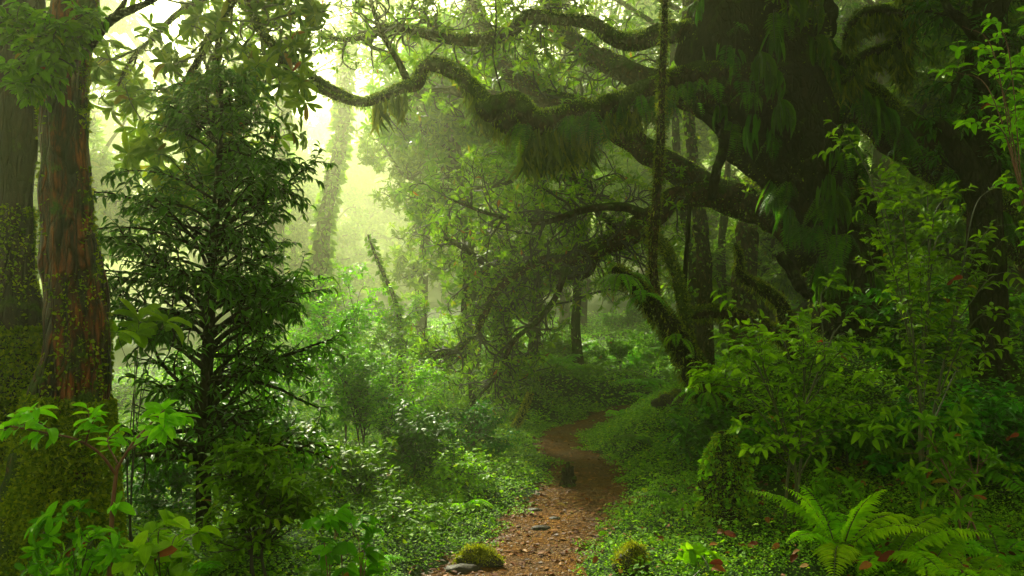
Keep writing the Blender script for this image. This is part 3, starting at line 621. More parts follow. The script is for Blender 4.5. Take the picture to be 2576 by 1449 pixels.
    fan(['low', 'low2', 'low3', 'low4', 'low5'], 420, 1700, (.5, 1.4), (.15, .38), per=6, Lf=(.06, .105), t=(.25, 1), wob=.28)
    fan(['upper', 'spur', 'tip'], 150, 380, (.4, 1.0), (.15, .35), per=7, Lf=(.08, .12), t=(.45, 1))
    fan(['back', 'backup', 'fork'], 260, 560, (.6, 1.5), (.2, .45), per=8, t=(.4, 1))
    fan(['crownl', 'crownr'], 160, 1500, (.8, 1.6), (.25, .5), per=8, Lf=(.12, .2), t=(.25, 1), up=.06)
    Pt = tr[0][None, 44:66]; Rt = tr[1][None, 44:66]
    P1, R1 = grow(Pt, Rt, 90, 12, rng, (0, 1), (.9, 1.7), (60, 110), .16, -.16, .2, .03, .02, .1); P1 = P1[P1[:, -1, 1] < 10.4]; R1 = R1[:len(P1)]
    P2, R2 = grow(P1, R1, 620, 7, rng, (.3, 1), (.15, .4), (25, 70), .15, -.05, .1, .6, .006); tubes(tw, P1, np.maximum(R1, .005), 5); tubes(tw, P2, np.maximum(R2, .003), 4); leaves_along(lf, ('lance', 1), P2, rng, 6, (.08, .15), (.13, .18), .5)
    part(root, "twigs", tw, M['twig']); part(root, "foliage", lf, M['leaf_rhodo'])
    m = Acc(); P, R_ = stack([L[k] for k in ('fern', 'upper', 'elbow', 'hang', 'hanga', 'hangb', 'right', 'tip')], 120)
    fuzz(m, P, R_, 30000, (.015, .04), rng, 'top', 0, (.15, .3)); fuzz(m, P, R_, 5000, (.02, .07), rng, 'under', 1.2, (.06, .12))
    fuzz(m, tr[0], tr[1] * 1.08, 9000, (.015, .05), rng, 'all', .5, (.12, .3)); P, R_ = stack([L[k] for k in ('back', 'low', 'backup', 'low2')], 100); fuzz(m, P, R_, 9000, (.02, .06), rng, 'all', .2, (.12, .25))
    part(root, "moss", m, M['moss'])
    h = Acc(); P, R_ = stack([L[k] for k in ('hang', 'hanga', 'hangb')], 60); fuzz(h, P, R_, 2600, (.08, .30), rng, 'under', 3, (.015, .035), ('lance', 1), .3)
    xs_ = L['fern'][0][:, 0]; pxl = 1288 + xs_ / L['fern'][0][:, 1] * FPX
    for x0, x1, n, ln in ((1310, 1490, 480, (.12, .60)), (930, 1015, 70, (.12, .42)), (1500, 1680, 350, (.08, .3)), (1180, 1300, 200, (.08, .25))):
        k = (pxl > x0) & (pxl < x1) & (np.arange(150) < 125); fuzz(h, L['fern'][0][k], L['fern'][1][k], n, ln, rng, 'under', 3.2, (.012, .028), ('lance', 1), .35)
    part(root, "hanging_moss", h, M['moss'])
    return root, tr, L
gt, gtr, GL = great_tree()

# ferns and strap leaved plants that live on the great tree
def hanging_fern_proto(seed, label, group, L=.55, n=5):
    rng = np.random.default_rng(seed)
    return fern("hanging_fern", (0, 0, 0), n, L, rng, label, (-88, -40), .06, .24, 'fern_dark', group, (190, 350), 10, ('lance', 0), .12)
def strap_proto(seed, label, group):
    rng = np.random.default_rng(seed); root = thing("strap_fern", (0, 0, 0), label, "fern", group); lf = Acc(); n = 14
    az = rng.uniform(math.pi, 2 * math.pi, n); D = np.stack([np.cos(az) * .4, np.sin(az) * .55, -np.ones(n) * rng.uniform(.7, 1.2, n)], 1)
    leaves(lf, ('lance', 2), rng.normal(size=(n, 3)) * .03, D, np.stack([np.cos(az) * .5, np.sin(az), np.full(n, .25)], 1), rng.uniform(.18, .46, n), rng.uniform(.045, .07, n), rng)
    part(root, "foliage", lf, M['fern_dark']); return root
rng = np.random.default_rng(51)
G1 = "ferns hanging from the great tree"; G2 = "strap ferns on the great tree"
LF = "feathery dark fern hanging from the great leaning trunk"; LL = "feathery fern hanging below the arching mossy limb"; LS = "plant of long strap leaves hanging on the great leaning trunk"
protos = [hanging_fern_proto(s, LF, G1, .38 + .08 * k) for k, s in enumerate((61, 62, 63))]; straps = [strap_proto(s, LS, G2) for s in (64, 65, 66)]
first = [True] * 6
def hang(kind, P, label, sc=1.):
    lst = protos if kind == 0 else straps; k = rng.integers(3); f = k + 3 * kind
    if first[f]: o = lst[k]; o.location = P; o.rotation_euler = (0, 0, rng.uniform(-.7, .7)); o.scale = (sc,) * 3; o['label'] = label; first[f] = False; return o
    return dup(lst[k], P, rng.uniform(-.8, .8), sc, label, tilt=(rng.uniform(-.15, .15), rng.uniform(-.2, .2)))
P, R_ = gtr
for k in range(130):
    i = rng.integers(10, 66); th = rng.uniform(-3.05, -.3); v = np.array([math.cos(th), math.sin(th), 0]); hang(0 if k % 2 else 1, P[i] + v * R_[i] * 1.0, LF if k % 2 else LS, rng.uniform(.6, 1.15))
P, R_ = GL['fern']
for k in range(22):
    i = int(rng.uniform(6, 66)); th = rng.uniform(-2.6, -.5); hang(0, P[i] + np.array([0, math.sin(th) * .9, math.cos(th) * .3]) * R_[i], LL, rng.uniform(.7, 1.1))
P, R_ = GL['right']
for k in range(20):
    i = int(rng.uniform(2, 50)); hang(k % 2, P[i] + np.array([rng.uniform(-.1, .1), -.9, -.2]) * R_[i], LF if k % 2 == 0 else LS, rng.uniform(.7, 1.1))

# ------------------------------------------------------------------ rhododendron boughs hanging in at the upper left
def bough():
    rng = np.random.default_rng(71); base = W(430, -700, 7.5)
    B = [limb_(p, r, 7.2, 40) for p, r in [
        ([(640, -260), (610, -60), (575, 20), (540, 75), (505, 140), (470, 200), (445, 260), (435, 320)], [15, 13, 12, 11, 10, 9, 7, 5]),
        ([(560, 45), (548, 110), (540, 180), (552, 240), (568, 300), (600, 380), (620, 390), (655, 370)], [9, 8, 8, 8, 7, 6, 5, 4]),
        ([(475, 190), (480, 260), (470, 310), (478, 380), (470, 430), (485, 500)], [7, 6, 6, 5, 4, 3]),
        ([(440, 290), (420, 300), (390, 350), (385, 400), (400, 440), (432, 478)], [6, 6, 5, 5, 4, 3]),
        ([(640, -260), (630, -40), (645, 60), (690, 120), (730, 180), (770, 200)], [14, 12, 11, 10, 8, 5]),
        ([(600, -40), (500, 0), (440, 40), (380, 100), (330, 150), (290, 230)], [10, 9, 8, 7, 5, 3])]]
    return plant("rhododendron_tree", "mossy drooping boughs with rosettes of long backlit leaves above the slender evergreen", "tree", base, B, rng,
                 [dict(M=70, n=12, len=(.35, 1.0), wob=.22, up=-.05, t=(.1, 1), rmax=.014), dict(M=220, n=7, len=(.1, .3), wob=.15, up=.0, rmax=.008, t=(.2, 1))],
                 dict(mode='whorl', tpl=('obov', 2), per=8, L=(.11, .19), W=(.12, .16), droop=.3), 'bark_mossy', 'leaf_rhodo', sides=8, trunk='limb', twig_mat='twig_moss',
                 moss=lambda m, aP: (fuzz(m, *aP[0], 6000, (.012, .04), rng, 'all', .5, (.1, .2)), fuzz(m, *aP[1], 3000, (.015, .06), rng, 'under', 1.5, (.04, .1))))
bough()

# ------------------------------------------------------------------ leaning stems in the middle distance
def stems():
    rng = np.random.default_rng(81)
    def solo_tree(name, label, cat, base, parts_, moss=0, cap=True):
        root = thing(name, base, label, cat)
        for nm, pr, mt in parts_:
            a = Acc(); tubes(a, *pr, 16, .12, rng, cap=cap); part(root, nm, a, M[mt])
        if moss:
            m = Acc(); P, R_ = stack([p[1] for p in parts_], 60); fuzz(m, P, R_, moss, (.015, .05), rng, 'top', 0, (.12, .25)); fuzz(m, P, R_, moss // 4, (.03, .1), rng, 'under', 1.4, (.05, .1)); part(root, "moss", m, M['moss'])
        return root
    b = W(1905, 1165, 8.6); b[2] = gnd(b[0], b[1]) - .05
    t1 = limb_([(1850, 1085, 8.65), (1795, 1010), (1745, 930), (1702, 850), (1645, 772), (1592, 715), (1545, 678)], [44, 40, 36, 31, 25, 19, 14], 8.8, 70)
    t1 = (np.vstack([b, t1[0]]), np.concatenate([[.2], t1[1]]))
    pole = limb_([(1662, 790, 8.8), (1648, 740), (1642, 620), (1652, 500), (1660, 380), (1664, 250), (1672, 60), (1676, -200)], [13, 13, 12, 11, 11, 10, 9, 7], 8.85, 60)
    up = limb_([(1735, 905, 8.85), (1722, 780, 9), (1700, 690, 9.2), (1665, 615, 9.6), (1620, 583, 10)], [15, 15, 14, 13, 11], 9, 40)
    solo_tree("leaning_tree", "dark mossy trunk leaning left with a broken end and a straight lichen flecked pole", "tree", b, [("trunk", t1, 'bark_dark'), ("stem", pole, 'bark_lichen'), ("stem", up, 'bark_mossy')], 9000)
    for (x, y, s, e) in ((1560, 690, .9, 6), (1610, 745, .8, 5), (1700, 850, .7, 5), (1780, 985, .9, 6)):
        fern("hanging_fern", W(x, y, 8.6), e, .5 * s, rng, {1560: "light green fern hanging at the broken end of the leaning trunk", 1610: "fern hanging midway on the leaning trunk where the pole rises", 1700: "small fern on the leaning trunk below the pole", 1780: "fern near the foot of the leaning trunk"}[x], (-10, 40), .14, .2, 'fern', "ferns on the leaning trunk", (150, 390), 18)
    b = W(2000, 960, 9.8); b[2] = gnd(b[0], b[1]) - .05
    tw = limb_([(1990, 860, 9.8), (1968, 775), (1932, 737), (1885, 708), (1862, 690), (1861, 645), (1850, 612)], [20, 17, 15, 13, 12, 8, 4], 9.8, 50); tw = (np.vstack([b, tw[0]]), np.concatenate([[.11], tw[1]]))
    hz = limb_([(1995, 870, 9.8), (1930, 825, 9.7), (1860, 795, 9.6), (1795, 785, 9.5), (1735, 790, 9.4)], [18, 17, 17, 16, 14], 9.6, 36)
    solo_tree("twisted_tree", "low twisted bare tree with a bent snag and one mossy horizontal limb", "tree", b, [("trunk", tw, 'bark_dark'), ("limb", hz, 'bark_mossy')], 3500)
    # vines and thin hanging stems
    for k, (pts, r, d, lb) in enumerate([([(1825, 330), (1818, 380), (1800, 440), (1790, 500)], 12, 9.6, "thick mossy vine hanging below the great trunk"), ([(1735, 520), (1728, 620), (1722, 720), (1722, 800)], 6, 9.3, "thin straight vine hanging right of the lichen flecked pole"),
                                         ([(1245, -20), (1248, 60), (1240, 130), (1250, 190), (1262, 230)], 2.2, 9.0, "hair thin vine dangling before the arching upper limb"),
                                         ([(1960, 640), (1990, 680), (2010, 720), (2040, 745)], 14, 9.7, "short crooked mossy stem under the strap ferns")]):
        a = Acc(); tubes(a, *limb_(pts, [r] * len(pts), d, 30), 8, .1, rng, cap=True); o = solo("vine", a, M['bark_dark'], lb, "vine", loc=W(*pts[0], d))
stems()

# ------------------------------------------------------------------ trees in the mist
def twisty(seed, h, spread, label, group, leafy=900, per=8, Lf=(.13, .22), name="misty_tree", r=.16, foliage='leaf_mist', nl=7, lean=.15, flat=False, whorl=True, fillm=1., t_lo=.35):
    rng = np.random.default_rng(seed); n = 30
    z = np.linspace(0, 1, n)[:, None]; dx = np.cumsum(rng.normal(size=(n, 2)) * .03, 0) + rng.normal(size=2) * lean * z * h * .3
    tr = np.hstack([dx * z, z * h * .8]); rad = np.linspace(r, r * .3, n)
    root = thing(name, (0, 0, 0), label, "tree", group)
    a = Acc(); tubes(a, tr, rad, 12, .1, rng); part(root, "trunk", a, M['bark_mossy'])
    P1, R1 = grow(tr[None], rad[None], nl * 3, 16, rng, (t_lo, 1), (spread * .6, spread * 1.2), (35, 85), .16, .04, 0, .6, .5, .35)
    P2, R2 = grow(P1, R1, nl * 14, 12, rng, (.25, 1), (spread * .25, spread * .6), (30, 75), .18, .0, .1, .55, .04)
    P3, R3 = grow(P2, R2, int(leafy * fillm), 7, rng, (.15, 1), (.2, .6), (25, 80), .18, .0, .1, .6, .012)
    w = Acc(); tubes(w, P1, R1, 7); tubes(w, P2, np.maximum(R2, .006), 5); tubes(w, P3, np.maximum(R3, .003), 3)
    lf = Acc()
    if whorl: whorls(lf, ('obov', 1), P3, rng, per, Lf, (.14, .2))
    else: leaves_along(lf, ('lance', 0), P3, rng, per, Lf, (.18, .26), .4)
    part(root, "branches", w, M['bark_mossy']); part(root, "foliage", lf, M[foliage])
    return root
def place(o, px, d, rot, sc=1, label=None, first_=False, sink=.05, group=None, cat_far=True):
    if d >= 18 and cat_far: sc *= 1 + (d - 17) / 17 * .5; d = d * (1 + (d - 17) / 17 * .6)
    x = (px - 1288) / FPX * d; loc = (x, d, float(gnd(x, d)) - sink)
    if first_: o.location = loc; o.rotation_euler = (0, 0, rot); o.scale = (sc,) * 3; return o
    return dup(o, loc, rot, sc, label, group)
GM = "trees standing in the mist"
A = twisty(101, 7.5, 2.6, "twisted pale tree with bare looping branches in the bright mist above the arching limb", GM, 1500, r=.17)
B = twisty(102, 9.0, 3.0, "tall broad tree fading into the bright mist at the opening in the canopy", GM, 2400, 8, (.16, .26), r=.2, t_lo=.2)
C = twisty(103, 8.0, 2.4, "dense small leaved tree on the misty slope", GM, 2400, 9, (.12, .22), r=.16, whorl=False, t_lo=.12)
place(A, 1190, 16, .4, 1.0, first_=True); place(B, 600, 28, 1.2, 1.05, first_=True); place(C, 1950, 17, .7, 1., first_=True)
for o, px, d, rot, sc, lb in [
    (A, 1345, 19, 2.2, .95, "twisted tree in the mist behind the back limb of the great tree"),
    (A, 1060, 21, 4.0, 1.0, "twisted tree in the brightest mist just left of the arching limb"),
    (A, 1540, 27, 5.2, 1.0, "misty twisted tree seen through the drooping twigs of the low limb"),
    (B, 930, 36, 3.3, 1.1, "faint tall tree far off behind the foggy gap"),
    (B, 150, 26, 5.0, 1.0, "pale tree fading in white mist behind the mossy tree, farther than the bushy one"),
    (B, 1230, 30, .3, 1.1, "ghostly tall tree far up the misty slope behind the drooping twigs"),
    (B, 1650, 25, 4.2, 1.1, "tall foggy tree far behind the lichen flecked pole"),
    (B, 520, 32, 2.0, 1.1, "very pale far tree behind the slender evergreen"),
    (C, 1120, 30, 3.0, .9, "dense tree at the edge of the foggy gap with weeping outline"),
    (C, 1420, 23, 1.1, 1.0, "dense small leaved tree standing on the slope above the end of the path"),
    (B, 820, 33, 2.6, .9, "slim pale tree in the middle of the foggy gap"), (A, 700, 31, 1.0, 1.0, "faint bare branched tree in the foggy gap close to the slender evergreen"),
    (C, 2440, 15, 2.9, 1.0, "shady dense tree between the great leaning trunk and the dark trunk"),
    (C, 2680, 12, 3.1, 1.0, "shady dense tree at the very edge of the clearing beyond the dark trunk"),
    (C, 2480, 13, 4.6, 1.1, "shady dense tree behind the dark trunk"),
    (C, 1800, 22, 2.2, 1.0, "dense tree in dim fog behind the twisted snag"),
    (C, 2120, 21, 5.6, 1.1, "dense tree in dim green fog seen through the gap by the hanging branch"),
    (C, 740, 30, 4.9, .8, "small bushy tree far off in bright mist beside the slender evergreen"),
    (B, 2350, 26, 1.7, 1.1, "tall far tree in the fog seen beyond the hanging mossy branch"),
    (B, 80, 18, .8, 1.0, "bushy tree in the mist glimpsed between the two red barked trunks"),
    (C, 1620, 33, .2, 1.3, "far rounded tree closing the misty slope"),
    (C, 960, 44, 1.9, 1.4, "farthest rounded tree at the back of the foggy gap"),
    (C, 2000, 34, 3.9, 1.4, "far rounded tree on the dim slope beyond the twisted snag")]:
    place(o, px, d, rot, sc, lb)

def trunks():
    rng = np.random.default_rng(111)
    for pts, r0, d, ivy, lb, mt in [
        ([(1775, 800), (1768, 620), (1752, 480), (1738, 370), (1730, 200), (1728, -100)], 16, 13, 500, "slim tree with a pale flecked upper trunk behind the lichen pole", 'bark_lichen'),
        ([(1740, 790), (1745, 650), (1720, 520), (1700, 350), (1690, 50)], 11, 14.5, 300, "thin leaning tree in the fog left of the pale flecked trunk", 'bark_mossy'),
        ([(1870, 760), (1875, 650), (1885, 540), (1900, 400), (1910, 100)], 26, 14.5, 900, "stout foggy tree with a ferny trunk under the great limb", 'bark_brown'),
        ([(1820, 770), (1815, 640), (1825, 500), (1840, 300)], 10, 17, 200, "faint thin trunk in the fog beside the stout ferny trunk", 'bark_mossy'),
        ([(1335, 960), (1345, 850), (1355, 740), (1350, 600), (1362, 300)], 13, 16, 300, "faint upright trunk in the fog left of the slope's two thin trunks", 'bark_mossy'),
        ([(1455, 930), (1448, 820), (1452, 700), (1440, 500), (1450, 200)], 11, 17.5, 200, "faint slim trunk in the fog above the end of the path", 'bark_mossy'),
        ([(1270, 1000), (1262, 880), (1258, 760), (1270, 600)], 18, 13, 1500, "ivy covered trunk behind the drooping twigs left of the path's end", 'bark_mossy'),
        ([(1195, 1050), (1185, 960), (1165, 850), (1172, 700)], 9, 12, 300, "thin dark trunk behind the lowest drooping twigs", 'bark_dark'),
        ([(1005, 1000), (1008, 880), (1003, 800), (988, 740), (965, 690), (940, 630), (925, 590)], 8, 14, 420, "forked slim trunk with mossy knots among the bright bushes", 'bark_mossy'),
        ([(800, 800), (805, 650), (830, 480), (860, 330), (870, 100)], 19, 23, 1000, "thick ivy clad trunk fading in the fog right of the slender evergreen", 'bark_mossy'),
        ([(690, 800), (700, 500), (715, 300), (720, 50)], 18, 25, 800, "dim straight trunk in the bright fog behind the slender evergreen", 'bark_mossy'),
        ([(2040, 800), (2020, 600), (2040, 300)], 16, 18, 400, "dim trunk in the fog under the strap ferns", 'bark_mossy')]:
        p, r = limb_(pts, np.linspace(r0 * 1.25, r0 * (.25 if len(pts) == 7 else .7), len(pts)), d, 50); b = p[0].copy(); b[2] = gnd(b[0], b[1]) - .1
        if b[2] < p[0][2] - .05: p = np.vstack([b, p]); r = np.concatenate([[r[0] * 1.3], r])
        root = thing("trunk_tree" if False else "misty_tree", b, lb, "tree", "slim trunks in the fog")
        a = Acc(); tubes(a, p, r, 12, .12, rng); part(root, "trunk", a, M[mt])
        m = Acc(); fuzz(m, p, r, ivy, (.05, .13) if d < 20 else (.12, .3), rng, 'all', .7, (.2, .35), ('ovate', 0)); part(root, "foliage", m, M['leaf_mist'])
trunks()

# ------------------------------------------------------------------ dark trunk at the right edge with foliage
def right_tree():
    rng = np.random.default_rng(121); b = W(2500, 1000, 8.8); b[2] = gnd(b[0], b[1]) - .1
    t = limb_([(2490, 900), (2480, 600), (2470, 380), (2480, 150), (2500, -150), (2520, -600)], [46, 42, 40, 44, 40, 30], 8.8, 60); t = (np.vstack([b, t[0]]), np.concatenate([[.3], t[1]]))
    s = limb_([(2470, 520), (2420, 400), (2380, 330), (2352, 305)], [34, 30, 24, 14], 8.7, 24)
    c = limb_([(2480, 120), (2430, 60), (2385, 20), (2360, -40)], [20, 15, 10, 6], 8.6, 24); e = limb_([(2480, 220), (2440, 175), (2410, 200), (2390, 260)], [16, 12, 8, 4], 8.5, 24); f = limb_([(2490, 60), (2560, -60), (2700, -160)], [24, 20, 14], 8.6, 20)
    plant("dark_tree", "dark trunk with broken stub and narrow drooping leaves, behind the tall leafy shrub", "tree", b, [t, s, c, e, f], rng,
          [dict(M=50, n=10, len=(.3, .75), wob=.14, up=-.05, t=(.3, 1), rmax=.02), dict(M=560, n=6, len=(.2, .45), wob=.1, up=-.06, rmax=.006)],
          dict(mode='alt', tpl=('lance', 1), per=8, L=(.08, .14), W=(.12, .17), droop=.6), 'bark_dark', 'leaf_dark', sides=14, trunk='trunk')
right_tree()

# ------------------------------------------------------------------ shrubs
def shrub(name, label, base_px, d, targets, rng, tw=10, per=5, L=(.07, .12), Wd=(.22, .30), fol='leaf_green', wood='twig', pair=True, tpl=('ovate', 1), r=.010, cat="shrub", group=None, tlen=(.12, .30), droop=.25, lift=.3, mode='alt', nst=3, sub=0, spr=.9):
    base = W(*base_px, d); base[2] = gnd(base[0], base[1]); mains = []
    E = np.array([W(q[0], q[1], q[2] if len(q) > 2 else d + rng.uniform(-.35, .35)) for q in targets]); hmax = (E[:, 2] - base[2]).max()
    xs_ = np.quantile(E[:, 0], np.linspace(.18, .82, nst)); sts = []
    for x in xs_:
        g = E[np.argsort(np.abs(E[:, 0] - x))[:max(3, len(E) // nst)]]; top = g.mean(0); b = base + np.append(rng.normal(size=2) * .04, 0)
        top = np.array([b[0] + (top[0] - b[0]) * .75, b[1] + (top[1] - b[1]) * .6, b[2] + (g[:, 2].max() - b[2]) * .82])
        m1 = b + (top - b) * np.array([.25, .25, .45]) + rng.normal(size=3) * .04; p, rr_ = spline([b, m1, top], 24, [r, r * .75, r * .3]); sts.append((p, rr_)); mains.append((p, rr_))
    for e in E:
        p, rr_ = sts[np.argmin(np.abs(xs_ - e[0]))]; zt_ = base[2] + (e[2] - base[2]) * rng.uniform(.45, .85); i = int(np.clip(np.argmin(np.abs(p[:, 2] - zt_)), 4, 22)); b = p[i]; h = e - b
        c2 = b + np.array([h[0] * .5, h[1] * .5, h[2] * (.72 + lift * .4)]) + rng.normal(size=3) * .02; mains.append(spline([b, c2, e], 24, [rr_[i] * .7, r * .3, r * .13]))
    lv = [dict(M=len(targets) * tw, n=7, len=tlen, ang=(25, 65), wob=.10, up=.01, flat=.5, t=(.35, 1), rmax=.005, rr=.8, shrink=.3)]
    if sub: lv.append(dict(M=len(targets) * tw * sub, n=5, len=(tlen[0] * .5, tlen[1] * .6), ang=(25, 60), wob=.1, flat=.5, t=(.3, 1), rmax=.004, rr=.8))
    lf = dict(mode=mode, tpl=tpl, per=per, L=L, W=Wd)
    if mode == 'alt': lf.update(droop=droop, pair=pair, spread=spr, all=True)
    return plant(name, label, cat, base, mains, rng, lv, lf, wood, fol, group, 6, 'stem')
rng = np.random.default_rng(131)
# right hand side, near
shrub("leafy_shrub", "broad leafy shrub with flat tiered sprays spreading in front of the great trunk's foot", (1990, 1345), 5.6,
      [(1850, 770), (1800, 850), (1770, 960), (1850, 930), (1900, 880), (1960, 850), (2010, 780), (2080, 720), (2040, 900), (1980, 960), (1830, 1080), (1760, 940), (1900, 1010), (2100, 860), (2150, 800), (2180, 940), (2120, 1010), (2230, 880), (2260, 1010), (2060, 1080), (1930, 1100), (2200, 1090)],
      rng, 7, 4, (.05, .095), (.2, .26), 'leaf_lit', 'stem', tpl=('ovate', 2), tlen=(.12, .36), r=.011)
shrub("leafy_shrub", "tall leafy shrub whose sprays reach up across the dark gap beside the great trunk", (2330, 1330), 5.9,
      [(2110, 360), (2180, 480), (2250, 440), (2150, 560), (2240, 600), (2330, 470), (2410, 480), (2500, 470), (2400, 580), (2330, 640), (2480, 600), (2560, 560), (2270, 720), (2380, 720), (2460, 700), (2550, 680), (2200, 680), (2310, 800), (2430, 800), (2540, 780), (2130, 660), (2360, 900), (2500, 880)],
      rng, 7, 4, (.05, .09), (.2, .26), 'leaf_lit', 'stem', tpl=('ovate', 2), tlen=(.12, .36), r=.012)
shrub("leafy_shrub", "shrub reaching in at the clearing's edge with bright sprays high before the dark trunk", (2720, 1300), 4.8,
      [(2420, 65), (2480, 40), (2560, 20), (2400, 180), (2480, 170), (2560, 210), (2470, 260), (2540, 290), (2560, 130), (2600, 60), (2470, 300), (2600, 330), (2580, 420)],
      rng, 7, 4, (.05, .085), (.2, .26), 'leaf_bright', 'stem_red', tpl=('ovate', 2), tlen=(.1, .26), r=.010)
shrub("laurel_sapling", "upright sapling with long glossy leaves beside the tall ferns", (2420, 1370), 5.5, [(2385, 1040), (2290, 1060), (2260, 1140), (2330, 1100), (2440, 1080), (2490, 1130), (2380, 1150), (2310, 1200), (2460, 1200)],
      rng, 4, 8, (.07, .12), (.13, .17), 'leaf_green', 'stem_red', tpl=('lance', 2), mode='whorl', tlen=(.08, .2), r=.008, cat="sapling")
shrub("laurel_sapling", "short sapling of long glossy leaves just in front of the tall ferns", (2080, 1400), 5.3, [(2105, 1180), (2060, 1230), (2150, 1230), (2090, 1280), (2170, 1290), (2040, 1310)],
      rng, 2, 7, (.06, .10), (.13, .17), 'leaf_green', 'stem', tpl=('lance', 2), mode='whorl', tlen=(.04, .10), r=.005, cat="sapling")
shrub("laurel_sapling", "small glossy sapling right of the bright arched fern", (2350, 1400), 5.4, [(2340, 1240), (2390, 1320), (2430, 1310), (2300, 1300)],
      rng, 2, 7, (.07, .11), (.13, .17), 'leaf_green', 'stem', tpl=('lance', 2), mode='whorl', tlen=(.06, .15), r=.006, cat="sapling")
shrub("seedling", "little broad leaved seedling at the near edge of the ground cover", (1745, 1450), 4.8, [(1740, 1375), (1710, 1395), (1775, 1390)], rng, 2, 6, (.06, .10), (.26, .32), 'leaf_green', 'stem', tpl=('ovate', 2), mode='whorl', tlen=(.03, .08), r=.004, cat="seedling")
# left hand side, near
def tiered():
    rng = np.random.default_rng(133); b = W(275, 1560, 3.2); b[2] = gnd(b[0], b[1])
    st = spline(np.vstack([b, WL([(278, 1400, 3.2), (285, 1260, 3.2), (295, 1170, 3.2)])]), 24, [.011, .010, .008, .006])
    l1 = spline(WL([(292, 1195, 3.2), (250, 1140, 3.15), (190, 1105, 3.1), (120, 1090, 3.05), (40, 1075, 3.0), (-40, 1065, 3.0)]), 24, [.006, .005, .005, .004, .003, .002])
    l2 = spline(WL([(150, 1098, 3.07), (110, 1070, 3.0), (60, 1040, 2.95)]), 16, [.004, .003, .002]); l3 = spline(WL([(215, 1118, 3.12), (225, 1080, 3.1), (240, 1050, 3.1)]), 16, [.004, .003, .002])
    r1 = spline(WL([(294, 1180, 3.2), (330, 1120, 3.2), (375, 1070, 3.25), (415, 1030, 3.3)]), 20, [.006, .005, .004, .002]); r2 = spline(WL([(320, 1135, 3.2), (370, 1100, 3.15), (420, 1060, 3.1), (440, 1045, 3.1)]), 20, [.004, .004, .003, .002])
    r3 = spline(WL([(296, 1165, 3.2), (270, 1110, 3.25), (300, 1085, 3.3)]), 16, [.004, .003, .002])
    plant("broadleaf_shrub", "bright broad leaved shrub spreading flat sprays before the mossy foot of the red barked tree", "shrub", b, [st, l1, l2, l3, r1, r2, r3], rng,
          [dict(M=16, n=5, len=(.04, .10), flat=.6, t=(.55, 1), rmax=.003, rr=.8)], dict(mode='alt', tpl=('ovate', 2), per=3, L=(.042, .085), W=(.2, .27), pair=True, droop=.35, t0=.4), 'stem_red', 'leaf_bright', sides=6,
          leaf2=([l1, l2, l3, r1, r2, r3], 6))
tiered()
shrub("broadleaf_shrub", "low yellow green broad leaved shrub with a dead leaf in it at the near edge", (400, 1560), 3.1, [(360, 1340), (420, 1330), (480, 1345), (330, 1380), (440, 1390), (300, 1400), (400, 1420), (500, 1335), (360, 1440)],
      rng, 3, 3, (.07, .11), (.24, .30), 'leaf_bright', 'stem', tpl=('ovate', 2), tlen=(.05, .14), r=.007, droop=.2)
shrub("laurel_sapling", "low glossy sapling with upright leaf tips at the foot of the red barked tree", (170, 1560), 3.0, [(175, 1310), (110, 1360), (220, 1340), (70, 1390), (150, 1400), (250, 1370), (280, 1400), (100, 1430), (200, 1430), (310, 1360), (50, 1440)],
      rng, 4, 8, (.035, .07), (.15, .2), 'leaf_green', 'stem', tpl=('lance', 2), mode='whorl', tlen=(.04, .12), r=.006, cat="sapling")
shrub("twiggy_shrub", "twiggy upright shrub with small pointed leaves in front of the slender evergreen's trunk", (650, 1480), 4.3, [(540, 1190), (580, 1160), (620, 1150), (660, 1145), (700, 1180), (740, 1200), (770, 1240), (560, 1250), (640, 1220), (700, 1250), (600, 1290), (760, 1290), (680, 1300), (790, 1270), (550, 1320)],
      rng, 14, 6, (.05, .085), (.17, .22), 'leaf_green', 'twig', tpl=('lance', 1), pair=False, tlen=(.1, .26), r=.009, droop=.1)
shrub("broadleaf_shrub", "young broad leaved plant with heart shaped leaves near the path's near end", (850, 1500), 4.0, [(830, 1300), (870, 1310), (910, 1300), (800, 1320), (940, 1330), (860, 1370), (900, 1380), (930, 1400), (820, 1400), (850, 1430)],
      rng, 2, 3, (.07, .12), (.26, .32), 'leaf_green', 'stem_red', tpl=('ovate', 2), tlen=(.04, .12), r=.006, droop=.25)
